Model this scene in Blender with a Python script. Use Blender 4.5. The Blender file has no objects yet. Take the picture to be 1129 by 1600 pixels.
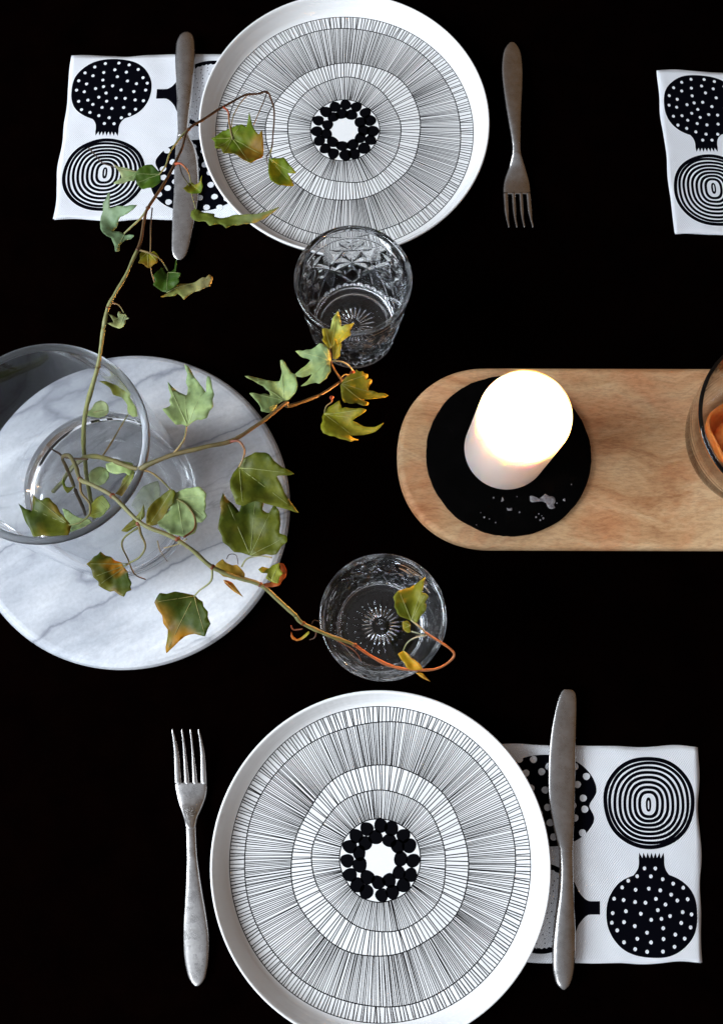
import bpy, bmesh, math, random
from math import sin, cos, pi, radians, sqrt, atan2, exp
from mathutils import Vector, Matrix, noise, geometry
random.seed(7)
S = bpy.context.scene
COL = S.collection

# ------------------------------------------------------------------ camera
CAM_H = 0.735
F_PX = 1450.0                      # focal length in photo pixels (1129 wide)
TILT, ROLL = math.atan(285 / 1450), 0.0
cam_d = bpy.data.cameras.new("camera")
cam = bpy.data.objects.new("camera", cam_d)
COL.objects.link(cam)
cam_d.sensor_fit = 'HORIZONTAL'
cam_d.sensor_width = 36.0
cam_d.lens = F_PX / 1129.0 * 36.0
cam_d.clip_start, cam_d.clip_end = 0.02, 50
CR = Matrix.Rotation(TILT, 3, 'X') @ Matrix.Rotation(ROLL, 3, 'Z')
cam.matrix_world = Matrix.Translation((0, 0, CAM_H)) @ CR.to_4x4()
S.camera = cam

def P(px, py, z=0.0):
    """where the sight line of a photo pixel meets the level z (metres)"""
    d = CR @ Vector(((px - 564.5) / F_PX, (800 - py) / F_PX, -1.0))
    t = (z - CAM_H) / d.z
    return Vector((d.x * t, d.y * t, z))

# ------------------------------------------------------------------ world and lamps
S.view_settings.view_transform = 'Standard'
S.view_settings.look = 'None'
S.view_settings.exposure = 1.08
S.view_settings.gamma = 1.0
S.render.engine = 'CYCLES'
S.cycles.use_denoising = True
try:
    S.cycles.denoiser = 'OPENIMAGEDENOISE'
    S.cycles.denoising_input_passes = 'RGB_ALBEDO_NORMAL'
    S.cycles.denoising_prefilter = 'ACCURATE'
except Exception:
    pass
S.cycles.max_bounces = 32
S.cycles.transmission_bounces = 28
S.cycles.transparent_max_bounces = 16
S.cycles.glossy_bounces = 6
S.cycles.diffuse_bounces = 8
S.cycles.caustics_refractive = True
S.cycles.caustics_reflective = True
S.cycles.blur_glossy = 0.6
S.cycles.sample_clamp_indirect = 10.0

W = bpy.data.worlds.new("World")
S.world = W
W.use_nodes = True
wn, wl = W.node_tree.nodes, W.node_tree.links
wn.clear()
wo = wn.new('ShaderNodeOutputWorld'); wb = wn.new('ShaderNodeBackground')
# the room above the table: cool and lighter on the window side, dim and warm away from it
wtc = wn.new('ShaderNodeTexCoord'); wdp = wn.new('ShaderNodeVectorMath'); wdp.operation = 'DOT_PRODUCT'
wdp.inputs[1].default_value = (-0.85, -0.40, 0.10)
wr_ = wn.new('ShaderNodeValToRGB')
wr_.color_ramp.elements[0].position = 0.28; wr_.color_ramp.elements[0].color = (0.36, 0.22, 0.12, 1)
wr_.color_ramp.elements[1].position = 0.85; wr_.color_ramp.elements[1].color = (0.80, 0.88, 1.0, 1)
em_ = wr_.color_ramp.elements.new(0.48); em_.color = (0.50, 0.42, 0.37, 1)
em_ = wr_.color_ramp.elements.new(0.60); em_.color = (0.80, 0.82, 0.88, 1)
wmr = wn.new('ShaderNodeMapRange'); wmr.inputs[1].default_value = -1; wmr.inputs[2].default_value = 1
wl.new(wtc.outputs['Generated'], wdp.inputs[0]); wl.new(wdp.outputs['Value'], wmr.inputs[0]); wl.new(wmr.outputs[0], wr_.inputs[0])
wl.new(wr_.outputs[0], wb.inputs[0])
wb.inputs[1].default_value = 0.18
wl.new(wb.outputs[0], wo.inputs[0])

def area(name, loc, target, sx, sy, power, col):
    d = bpy.data.lights.new(name, 'AREA')
    d.shape = 'RECTANGLE'; d.size = sx; d.size_y = sy; d.energy = power; d.color = col
    o = bpy.data.objects.new(name, d); COL.objects.link(o)
    o.location = loc
    o.rotation_euler = (Vector(target) - Vector(loc)).to_track_quat('-Z', 'Y').to_euler()
    return o
# the window: large, cool daylight from the left
area("window_light", (-1.65, -0.15, 1.15), (0, 0.1, 0), 1.3, 1.1, 36, (0.84, 0.92, 1.0))
# weaker cool lamp, added behind the camera for highlights on the near pieces
area("added_rear_light", (-0.9, -1.9, 1.3), (0, 0.1, 0), 1.0, 0.8, 8, (0.86, 0.93, 1.0))

# ------------------------------------------------------------------ helpers
def tag(o, label=None, cat=None, group=None, kind=None):
    if label: o['label'] = label
    if cat: o['category'] = cat
    if group: o['group'] = group
    if kind: o['kind'] = kind
    return o

def empty(name, loc, label, cat, group=None):
    o = bpy.data.objects.new(name, None); COL.objects.link(o)
    o.location = loc; o.empty_display_size = 0.02
    tag(o, label, cat, group)
    return o

def mesh(name, vs, fs, mat, parent=None, smooth=True, mats=None, fm=None):
    """vs in world coordinates; becomes a child of parent with the same world place"""
    me = bpy.data.meshes.new(name)
    off = Vector((0, 0, 0))
    if parent is not None:
        p = parent
        while p is not None:
            off = off + Vector(p.location); p = p.parent
    me.from_pydata([tuple(Vector(v) - off) for v in vs], [], fs)
    me.materials.append(mat)
    for m in (mats or []): me.materials.append(m)
    if fm is not None: me.polygons.foreach_set('material_index', fm)
    me.polygons.foreach_set('use_smooth', [smooth and len(f) <= 4 for f in fs])
    me.update()
    o = bpy.data.objects.new(name, me); COL.objects.link(o)
    o.parent = parent
    return o

def origin_to(o, loc):
    loc = Vector(loc)
    o.data.transform(Matrix.Translation(-loc)); o.location = loc
    return o

def lathe(prof, c, n=128, closed=False):
    """profile of (r, z), around the vertical through c (x, y); r=0 ends close it"""
    vs, fs = [], []
    rows = []
    # support rows near the ends of long stretches keep the smooth shading from leaking
    dense = []
    for (r0, z0), (r1, z1) in zip(prof[:-1], prof[1:]):
        dense.append((r0, z0)); ln = sqrt((r1 - r0) ** 2 + (z1 - z0) ** 2)
        if ln > .003:
            for t in (.0005 / ln, 1 - .0005 / ln):
                q = (r0 + (r1 - r0) * t, z0 + (z1 - z0) * t)
                if q[0] > .0004: dense.append(q)
    prof = dense + [prof[-1]]
    for r, z in prof:
        if r < 1e-6:
            rows.append([len(vs)]); vs.append((c[0], c[1], z))
        else:
            rows.append(list(range(len(vs), len(vs) + n)))
            for i in range(n):
                a = 2 * pi * i / n
                vs.append((c[0] + r * cos(a), c[1] + r * sin(a), z))
    pairs = list(zip(rows[:-1], rows[1:]))
    if closed: pairs.append((rows[-1], rows[0]))
    for A, B in pairs:
        for i in range(n):
            j = (i + 1) % n
            a0, a1 = (A[0], A[0]) if len(A) == 1 else (A[i], A[j])
            b0, b1 = (B[0], B[0]) if len(B) == 1 else (B[i], B[j])
            f = [a0, a1, b1, b0]
            g = []
            for k in f:
                if k not in g: g.append(k)
            if len(g) > 2: fs.append(g)
    return vs, fs

def spline(pts, sub):
    """Catmull-Rom through points of any dimension"""
    out = []
    n = len(pts)
    for i in range(n - 1):
        p0 = pts[max(i - 1, 0)]; p1 = pts[i]; p2 = pts[i + 1]; p3 = pts[min(i + 2, n - 1)]
        for k in range(sub):
            t = k / sub
            out.append([0.5 * ((2 * b) + (-a + c) * t + (2 * a - 5 * b + 4 * c - d) * t * t + (-a + 3 * b - 3 * c + d) * t ** 3)
                        for a, b, c, d in zip(p0, p1, p2, p3)])
    out.append(list(pts[-1]))
    return out

def tube(pts, rad, n=8, sub=4, wob=0.0):
    """pts: world points; rad: radius per point; returns vs, fs"""
    q = spline([list(p) + [r] for p, r in zip(pts, rad)], sub)
    vs, fs = [], []
    up = Vector((0.13, 0.2, 1)).normalized()
    for i, e in enumerate(q):
        p = Vector(e[:3]); r = e[3]
        a = Vector(q[max(i - 1, 0)][:3]); b = Vector(q[min(i + 1, len(q) - 1)][:3])
        d = (b - a)
        d = d.normalized() if d.length > 1e-9 else Vector((1, 0, 0))
        s = d.cross(up); s = s.normalized() if s.length > 1e-6 else Vector((1, 0, 0))
        u = s.cross(d).normalized()
        if wob:
            r *= 1 + wob * noise.noise(p * 180)
            p = p + Vector((noise.noise(p * 60), noise.noise(p * 60 + Vector((9, 9, 9))), 0)) * wob * 0.002
        for k in range(n):
            t = 2 * pi * k / n
            vs.append(p + (s * cos(t) + u * sin(t)) * r)
    m = len(q)
    for i in range(m - 1):
        for k in range(n):
            k2 = (k + 1) % n
            fs.append((i * n + k, i * n + k2, (i + 1) * n + k2, (i + 1) * n + k))
    fs.append(tuple(range(n))[::-1]); fs.append(tuple(range((m - 1) * n, m * n)))
    return vs, fs

# ------------------------------------------------------------------ materials
def mat(name):
    m = bpy.data.materials.new(name); m.use_nodes = True
    return m, m.node_tree.nodes, m.node_tree.links, m.node_tree.nodes['Principled BSDF']
def sp(b, **k):
    names = dict(col='Base Color', rough='Roughness', metal='Metallic', spec='Specular IOR Level', trans='Transmission Weight',
                 ior='IOR', sss='Subsurface Weight', sssr='Subsurface Radius', ssss='Subsurface Scale', coat='Coat Weight',
                 ecol='Emission Color', estr='Emission Strength', coatr='Coat Roughness', aniso='Anisotropic')
    for a, v in k.items():
        if a in ('col', 'ecol'): v = (*v, 1)
        b.inputs[names[a]].default_value = v
def nz(N, L, scale, detail=4, rough=0.5, vec=None, dist=0.0):
    n = N.new('ShaderNodeTexNoise'); n.inputs['Scale'].default_value = scale
    n.inputs['Detail'].default_value = detail; n.inputs['Roughness'].default_value = rough
    n.inputs['Distortion'].default_value = dist
    if vec is not None: L.new(vec, n.inputs['Vector'])
    return n
def ramp(N, L, src, stops):
    r = N.new('ShaderNodeValToRGB')
    while len(r.color_ramp.elements) < len(stops): r.color_ramp.elements.new(0.5)
    for e, (p, c) in zip(r.color_ramp.elements, stops):
        e.position = p; e.color = (*c, 1) if len(c) == 3 else c
    L.new(src, r.inputs[0])
    return r
def objvec(N, L, scale=(1, 1, 1), rot=(0, 0, 0), loc=(0, 0, 0)):
    t = N.new('ShaderNodeTexCoord'); mp = N.new('ShaderNodeMapping')
    mp.inputs['Scale'].default_value = scale; mp.inputs['Rotation'].default_value = rot; mp.inputs['Location'].default_value = loc
    L.new(t.outputs['Object'], mp.inputs['Vector'])
    return mp.outputs[0]
def bump(N, L, b, src, dist, strength=1.0):
    bp = N.new('ShaderNodeBump'); bp.inputs['Distance'].default_value = dist; bp.inputs['Strength'].default_value = strength
    L.new(src, bp.inputs['Height']); L.new(bp.outputs[0], b.inputs['Normal'])
    return bp

# black table
m_table, N, L, b = mat('black_table_paint')
sp(b, rough=0.6, spec=0.0)
n = nz(N, L, 30, 5, 0.6, objvec(N, L))
r = ramp(N, L, n.outputs[0], [(0.3, (0.0006, 0.0002, 0.0002)), (0.8, (0.0014, 0.0004, 0.0003))])
L.new(r.outputs[0], b.inputs['Base Color'])
# porcelain
m_porc, N, L, b = mat('white_porcelain')
sp(b, col=(0.86, 0.86, 0.86), rough=0.22, spec=0.5, coat=0.4, coatr=0.08)
n = nz(N, L, 60, 3, 0.5, objvec(N, L)); bump(N, L, b, n.outputs[0], 0.0002, 0.15)
m_ink, N, L, b = mat('black_print_glaze')
sp(b, col=(0.002, 0.002, 0.003), rough=0.4, spec=0.03)
m_inkp, N, L, b = mat('black_print_on_paper')
sp(b, col=(0.0022, 0.0022, 0.004), rough=0.9, spec=0.0)
# napkin paper with fine embossing
m_paper, N, L, b = mat('white_tissue_paper')
sp(b, col=(0.80, 0.79, 0.80), rough=0.95, spec=0.1)
v = objvec(N, L, (1, 1, 1), (0, 0, radians(38)))
wv = N.new('ShaderNodeTexWave'); wv.inputs['Scale'].default_value = 230; wv.inputs['Distortion'].default_value = 1.5
L.new(v, wv.inputs['Vector'])
wv2 = nz(N, L, 900, 3, 0.6, v)
mx = N.new('ShaderNodeMath'); mx.operation = 'ADD'; L.new(wv.outputs['Fac'], mx.inputs[0]); L.new(wv2.outputs[0], mx.inputs[1])
bump(N, L, b, mx.outputs[0], 0.0004, 0.8)
n = nz(N, L, 14, 4, 0.5, v)
r = ramp(N, L, n.outputs[0], [(0.3, (0.70, 0.71, 0.75)), (0.7, (0.78, 0.79, 0.82))]); L.new(r.outputs[0], b.inputs['Base Color'])
# steel
m_steel, N, L, b = mat('brushed_stainless_steel')
sp(b, col=(0.56, 0.54, 0.53), metal=1.0, rough=0.36)
v = objvec(N, L, (1, 1, 1))
n = nz(N, L, 160, 6, 0.7, v); r = ramp(N, L, n.outputs[0], [(0.30, (0.22,) * 3), (0.7, (0.36,) * 3)])
L.new(r.outputs[0], b.inputs['Roughness'])
n2 = nz(N, L, 85, 9, 0.75, v, 0.4); r2 = ramp(N, L, n2.outputs[0], [(0.30, (0.43, 0.41, 0.395)), (0.66, (0.57, 0.55, 0.54))])
L.new(r2.outputs[0], b.inputs['Base Color'])
n7 = nz(N, L, 55, 5, 0.7, v); bump(N, L, b, n7.outputs[0], 0.0009, 0.22)
# marble
m_marble, N, L, b = mat('white_grey_marble')
sp(b, rough=0.34, spec=0.4)
v = objvec(N, L, (1, 1, 1), (0, 0, radians(-27)))
n1 = nz(N, L, 11, 6, 0.6, v)
mxv = N.new('ShaderNodeMixRGB'); mxv.blend_type = 'ADD'; mxv.inputs[0].default_value = 0.024
L.new(v, mxv.inputs[1]); L.new(n1.outputs['Color'], mxv.inputs[2])
def veins(sx, sy, loc, w0, w1, seedrough):
    sv = N.new('ShaderNodeMapping'); sv.inputs['Scale'].default_value = (sx, sy, 6); sv.inputs['Location'].default_value = loc; L.new(mxv.outputs[0], sv.inputs['Vector'])
    n2 = nz(N, L, 1.0, 4, seedrough, sv.outputs[0], 0.4)
    ab = N.new('ShaderNodeMath'); ab.operation = 'SUBTRACT'; ab.inputs[1].default_value = 0.5; L.new(n2.outputs[0], ab.inputs[0])
    ab2 = N.new('ShaderNodeMath'); ab2.operation = 'ABSOLUTE'; L.new(ab.outputs[0], ab2.inputs[0])
    return ramp(N, L, ab2.outputs[0], [(0.0, (1, 1, 1)), (w0, (0.55,) * 3), (w1, (0, 0, 0))])
va_, vb_ = veins(2.6, 10.5, (0.3, 0.2, 0), .012, .12, .5), veins(6, 26, (3, 5, 1), .006, .03, .55)
n3 = nz(N, L, 14, 4, 0.6, v, 0.3)
r3 = ramp(N, L, n3.outputs[0], [(0.40, (0, 0, 0)), (0.62, (1, 1, 1))])
vm = N.new('ShaderNodeMath'); vm.operation = 'MULTIPLY'; L.new(vb_.outputs[0], vm.inputs[0]); L.new(r3.outputs[0], vm.inputs[1])
sv2 = N.new('ShaderNodeMapping'); sv2.inputs['Scale'].default_value = (5, 17, 8); L.new(mxv.outputs[0], sv2.inputs['Vector'])
cl = ramp(N, L, nz(N, L, 1.0, 8, 0.68, sv2.outputs[0]).outputs[0], [(0.30, (0.36, 0.385, 0.43)), (0.47, (0.60, 0.62, 0.66)), (0.62, (0.78, 0.79, 0.81))])
mm = N.new('ShaderNodeMixRGB'); vw = N.new('ShaderNodeMath'); vw.operation = 'MULTIPLY'; vw.inputs[1].default_value = .9; L.new(va_.outputs[0], vw.inputs[0])
L.new(vw.outputs[0], mm.inputs[0]); L.new(cl.outputs[0], mm.inputs[1]); mm.inputs[2].default_value = (0.17, 0.18, 0.215, 1)
m4 = N.new('ShaderNodeMixRGB'); vw2 = N.new('ShaderNodeMath'); vw2.operation = 'MULTIPLY'; vw2.inputs[1].default_value = .5; L.new(vm.outputs[0], vw2.inputs[0])
L.new(vw2.outputs[0], m4.inputs[0]); L.new(mm.outputs[0], m4.inputs[1]); m4.inputs[2].default_value = (0.15, 0.155, 0.19, 1)
n6 = nz(N, L, 320, 4, 0.7, v); r6 = ramp(N, L, n6.outputs[0], [(0.3, (0.86,) * 3), (0.65, (1.0,) * 3)])
m5 = N.new('ShaderNodeMixRGB'); m5.blend_type = 'MULTIPLY'; m5.inputs[0].default_value = 1; L.new(m4.outputs[0], m5.inputs[1]); L.new(r6.outputs[0], m5.inputs[2])
L.new(m5.outputs[0], b.inputs['Base Color'])
# wood
m_wood, N, L, b = mat('pale_mango_wood')
sp(b, rough=0.62, spec=0.25)
v = objvec(N, L)
n1 = nz(N, L, 9, 3, 0.5, v)
mxv = N.new('ShaderNodeMixRGB'); mxv.blend_type = 'ADD'; mxv.inputs[0].default_value = 0.085
L.new(v, mxv.inputs[1]); L.new(n1.outputs['Color'], mxv.inputs[2])
sv = N.new('ShaderNodeMapping'); sv.inputs['Scale'].default_value = (7, 42, 20); L.new(mxv.outputs[0], sv.inputs['Vector'])
n2 = nz(N, L, 1.0, 8, 0.65, sv.outputs[0], 0.8)
c1 = ramp(N, L, n2.outputs[0], [(0.30, (0.40, 0.18, 0.075)), (0.45, (0.58, 0.335, 0.165)), (0.60, (0.68, 0.455, 0.255)), (0.75, (0.50, 0.25, 0.125))])
pv = N.new('ShaderNodeMapping'); pv.inputs['Scale'].default_value = (160, 620, 300); L.new(v, pv.inputs['Vector']); n4 = nz(N, L, 1.0, 5, 0.75, pv.outputs[0])
c2 = ramp(N, L, n4.outputs[0], [(0.36, (0.55, 0.46, 0.42)), (0.56, (1, 1, 1))])
n5 = nz(N, L, 13, 4, 0.6, v, 0.8)
c3 = ramp(N, L, n5.outputs[0], [(0.38, (0.98, 0.66, 0.54)), (0.58, (1, 1, 1))])
mm = N.new('ShaderNodeMixRGB'); mm.blend_type = 'MULTIPLY'; mm.inputs[0].default_value = 0.55; L.new(c1.outputs[0], mm.inputs[1]); L.new(c2.outputs[0], mm.inputs[2])
m3 = N.new('ShaderNodeMixRGB'); m3.blend_type = 'MULTIPLY'; m3.inputs[0].default_value = 0.7; L.new(mm.outputs[0], m3.inputs[1]); L.new(c3.outputs[0], m3.inputs[2])
L.new(m3.outputs[0], b.inputs['Base Color']); bump(N, L, b, n2.outputs[0], 0.0006, 0.25)
# slate
m_slate, N, L, b = mat('black_slate')
sp(b, rough=0.8, spec=0.02)
n = nz(N, L, 70, 6, 0.65, objvec(N, L)); r = ramp(N, L, n.outputs[0], [(0.3, (0.0006,) * 3), (0.8, (0.0022, 0.0018, 0.0018))])
L.new(r.outputs[0], b.inputs['Base Color']); bump(N, L, b, n.outputs[0], 0.0008, 0.4)
# wax
m_wax, N, L, b = mat('white_candle_wax')
sp(b, col=(0.86, 0.83, 0.82), rough=0.45, spec=0.4, sss=1.0, sssr=(1.0, 0.72, 0.50), ssss=0.02)
# wax lets the flame's light through its thin walls
t_ = N.new('ShaderNodeBsdfTranslucent'); t_.inputs['Color'].default_value = (0.95, 0.80, 0.66, 1)
ms_ = N.new('ShaderNodeMixShader'); ms_.inputs[0].default_value = 0.42
L.new(b.outputs[0], ms_.inputs[1]); L.new(t_.outputs[0], ms_.inputs[2]); L.new(ms_.outputs[0], N['Material Output'].inputs['Surface'])
m_drip, N, L, b = mat('spilled_wax')
sp(b, col=(0.45, 0.42, 0.42), rough=0.5, spec=0.4)
n = nz(N, L, 400, 4, 0.6, objvec(N, L)); r = ramp(N, L, n.outputs[0], [(0.3, (0.10, 0.09, 0.10)), (0.7, (0.32, 0.30, 0.31))]); L.new(r.outputs[0], b.inputs['Base Color'])
m_wick, N, L, b = mat('charred_wick'); sp(b, col=(0.01, 0.008, 0.006), rough=0.9)
m_flame, N, L, b = mat('candle_flame'); sp(b, col=(1, 0.7, 0.4), ecol=(1.0, 0.62, 0.28), estr=40)
# glass
def glassmat(name, col, ior=1.5, rough=0.0):
    m, N, L, b = mat(name); N.remove(b)
    g = N.new('ShaderNodeBsdfGlass'); g.inputs['Color'].default_value = (*col, 1); g.inputs['IOR'].default_value = ior; g.inputs['Roughness'].default_value = rough
    L.new(g.outputs[0], N['Material Output'].inputs['Surface'])
    return m, N, L, g
m_crystal, *_ = glassmat('cut_crystal', (0.99, 0.995, 1.0), 1.54)
m_vglass, *_ = glassmat('clear_vase_glass', (0.985, 0.99, 0.995), 1.45)
m_bowlg, *_ = glassmat('clear_bowl_glass', (0.985, 0.98, 0.97), 1.45)
m_water, *_ = glassmat('water', (1, 1, 1), 1.33)
# orange pieces
m_orange, N, L, b = mat('orange_dried_petal')
sp(b, rough=0.6, spec=0.2, sss=0.25, sssr=(1, 0.4, 0.1), ssss=0.004)
n = nz(N, L, 130, 5, 0.6, objvec(N, L)); r = ramp(N, L, n.outputs[0], [(0.3, (0.80, 0.17, 0.02)), (0.7, (0.92, 0.33, 0.09))]); L.new(r.outputs[0], b.inputs['Base Color'])
bump(N, L, b, n.outputs[0], 0.0008, 0.4)
# leaves: colour comes with each leaf as a colour attribute
def leafmat(name, trans):
    m, N, L, b = mat(name)
    a = N.new('ShaderNodeAttribute'); a.attribute_name = 'tint'
    n = nz(N, L, 260, 4, 0.6, objvec(N, L)); r = ramp(N, L, n.outputs[0], [(0.3, (0.72, 0.74, 0.72)), (0.7, (1.12, 1.1, 1.06))])
    mm = N.new('ShaderNodeMixRGB'); mm.blend_type = 'MULTIPLY'; mm.inputs[0].default_value = 0.8
    L.new(a.outputs['Color'], mm.inputs[1]); L.new(r.outputs[0], mm.inputs[2]); L.new(mm.outputs[0], b.inputs['Base Color'])
    sp(b, rough=0.5, spec=0.3)
    n2 = nz(N, L, 500, 3, 0.5, objvec(N, L)); bump(N, L, b, n2.outputs[0], 0.0003, 0.35)
    t = N.new('ShaderNodeBsdfTranslucent'); L.new(mm.outputs[0], t.inputs['Color'])
    ms = N.new('ShaderNodeMixShader'); ms.inputs[0].default_value = trans
    L.new(b.outputs[0], ms.inputs[1]); L.new(t.outputs[0], ms.inputs[2]); L.new(ms.outputs[0], N['Material Output'].inputs['Surface'])
    return m
m_leaf = leafmat('ivy_leaf', 0.3)
m_stem = leafmat('ivy_stem', 0.05)

# ------------------------------------------------------------------ table
tb = mesh('table_top', [(-1.1, -1.1, 0), (1.3, -1.1, 0), (1.3, 1.3, 0), (-1.1, 1.3, 0),
                        (-1.1, -1.1, -0.03), (1.3, -1.1, -0.03), (1.3, 1.3, -0.03), (-1.1, 1.3, -0.03)],
          [(0, 1, 2, 3), (7, 6, 5, 4), (0, 4, 5, 1), (1, 5, 6, 2), (2, 6, 7, 3), (3, 7, 4, 0)], m_table, smooth=False)
tb['kind'] = 'structure'

# ------------------------------------------------------------------ plates
def strip(path, w, z, closed=False):
    """flat ribbon along 2D path"""
    vs, fs = [], []
    n = len(path)
    for i, p in enumerate(path):
        a = path[(i - 1) % n] if closed else path[max(i - 1, 0)]
        b = path[(i + 1) % n] if closed else path[min(i + 1, n - 1)]
        d = Vector((b[0] - a[0], b[1] - a[1])); d.normalize()
        q = Vector((-d.y, d.x)) * w / 2
        zz = z(p) if callable(z) else z
        vs += [(p[0] + q.x, p[1] + q.y, zz), (p[0] - q.x, p[1] - q.y, zz)]
    for i in range(n if closed else n - 1):
        j = (i + 1) % n
        fs.append((2 * i, 2 * i + 1, 2 * j + 1, 2 * j))
    return vs, fs
class Acc:
    def __init__(s): s.v, s.f = [], []
    def add(s, vf):
        o = len(s.v); s.v += list(vf[0]); s.f += [tuple(i + o for i in f) for f in vf[1]]

ZF = 0.0062     # eating surface of the plate
def plate(px, py, seed, label):
    rnd = random.Random(seed)
    c = P(px, py, ZF)
    e = empty('dinner_plate', (c.x, c.y, 0), label, 'plate', 'plates with the rayed black line print')
    prof = [(0, .0030), (.070, .0030), (.0705, .0002), (.0745, .0002), (.076, .0032), (.104, .0040), (.113, .0062), (.1185, .0110), (.1212, .0165),
            (.1222, .0203), (.1228, .0212), (.1236, .0214), (.1241, .0209), (.1239, .0200), (.1226, .0165)]
    # underside first, then over the lip and down the inner wall
    outer = [(0, .0030), (.070, .0030), (.0705, .0002), (.0745, .0002), (.076, .0032), (.104, .0036), (.1135, .0056), (.1195, .0105), (.1228, .0160), (.1240, .0198)]
    lip = [(.12425, .0207), (.1240, .0213), (.1232, .0216), (.1224, .0212), (.1218, .0203)]
    inner = [(.1200, .0160), (.1176, .0112), (.1158, .0085), (.1140, .0070), (.1122, .00635), (.110, ZF), (.06, ZF), (0, ZF)]
    vs, fs = lathe(outer + lip + inner, c, 160)
    mesh('plate_body', vs, fs, m_porc, e)
    # hand-drawn rings
    A = Acc()
    zi = ZF + 0.00012
    RR = [.1120, .1008, .0668, .0500, .0298]
    ph = [[rnd.uniform(0, 6.3) for _ in range(6)] for _ in RR]
    am = [0.0, .0012, .0018, .0015, .0006]
    def ring_r(k, a):
        w = am[k]
        return RR[k] + w * (sin(2 * a + ph[k][0]) * .6 + sin(3 * a + ph[k][1]) * .6 + sin(5 * a + ph[k][2]) * .35 + sin(9 * a + ph[k][3]) * .18)
    zfun = lambda p: zi + max(0, (sqrt((p[0] - c.x) ** 2 + (p[1] - c.y) ** 2) - .1101)) * .12
    def pol(r, a): return (c.x + r * cos(a), c.y + r * sin(a))
    for k in range(5):
        A.add(strip([pol(ring_r(k, 2 * pi * i / 240), 2 * pi * i / 240) for i in range(240)], (.00075 if k else .00055), zfun, True))
    # ray lines of four bands: count, clumping
    bands = [(0, 1, 268, .08, .00064), (1, 2, 430, .28, .00054), (2, 3, 142, .20, .00066), (3, 4, 216, .28, .00052)]
    for k0, k1, cnt, clump, wd in bands:
        f1, f2, p1, p2 = rnd.randint(6, 9), rnd.randint(13, 17), rnd.uniform(0, 6), rnd.uniform(0, 6)
        for i in range(cnt):
            a = 2 * pi * i / cnt
            aa = a + clump * (0.5 / f1 * sin(f1 * a + p1) * .55 + .6 / f2 * sin(f2 * a + p2) * .5)
            aa += rnd.uniform(-.28, .28) * 2 * pi / cnt
            bb = aa + rnd.uniform(-.30, .30) * 2 * pi / cnt + clump * .05 * sin(4 * a + p2)
            # rays thin out as they come to a point now and then
            q0 = ring_r(k0, aa) - rnd.uniform(-.0001, .0003); q1 = ring_r(k1, bb) + rnd.uniform(-.0001, .0004)
            P0, P1 = pol(q0, aa), pol(q1, bb)
            A.add(strip([P0, P1], wd * rnd.uniform(.8, 1.15), zfun))
            if rnd.random() < .6:
                rr = ring_r(k0, aa); g = pol(rr, aa); s = rnd.uniform(.0003, .00045)
                A.add(([(g[0] + s * cos(t * pi / 3), g[1] + s * sin(t * pi / 3), zfun(g) + .00003) for t in range(6)], [tuple(range(6))]))
    # wreath of pebbles
    def pebble(r, a, s1, s2, rot):
        g = pol(r, a); vv = []
        lean = rnd.uniform(-.05, .10)
        for t in range(20):
            u = 2 * pi * t / 20
            w = 1 + lean * cos(u) ** 3
            x, y = s1 * cos(u) * w, s2 * sin(u) * (1 - .12 * cos(u))
            vv.append((g[0] + x * cos(rot) - y * sin(rot), g[1] + x * sin(rot) + y * cos(rot), zi + .00006))
        A.add((vv, [tuple(range(20))]))
    for i in range(16):
        a = 2 * pi * i / 16 + rnd.uniform(-.05, .05)
        pebble(.0246 + rnd.uniform(-.0005, .0003), a, rnd.uniform(.0049, .0056), rnd.uniform(.0047, .0055), a + rnd.uniform(-.5, .5))
    for i in range(11):
        a = 2 * pi * i / 11 + rnd.uniform(-.07, .07)
        pebble(.0160 + rnd.uniform(-.0006, .0005), a, rnd.uniform(.0046, .0054), rnd.uniform(.0048, .0058), a + rnd.uniform(-.4, .4))
    o = mesh('printed_line_pattern', A.v, A.f, m_ink, e, smooth=False); o['kind'] = 'stuff'
    return e
plate(593.5, 1344, 3, 'white plate with black rayed line print, bare of leaves, at the lower edge')
plate(538, 203, 11, 'white plate with black rayed line print, ivy leaves hanging over its rim')

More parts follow.
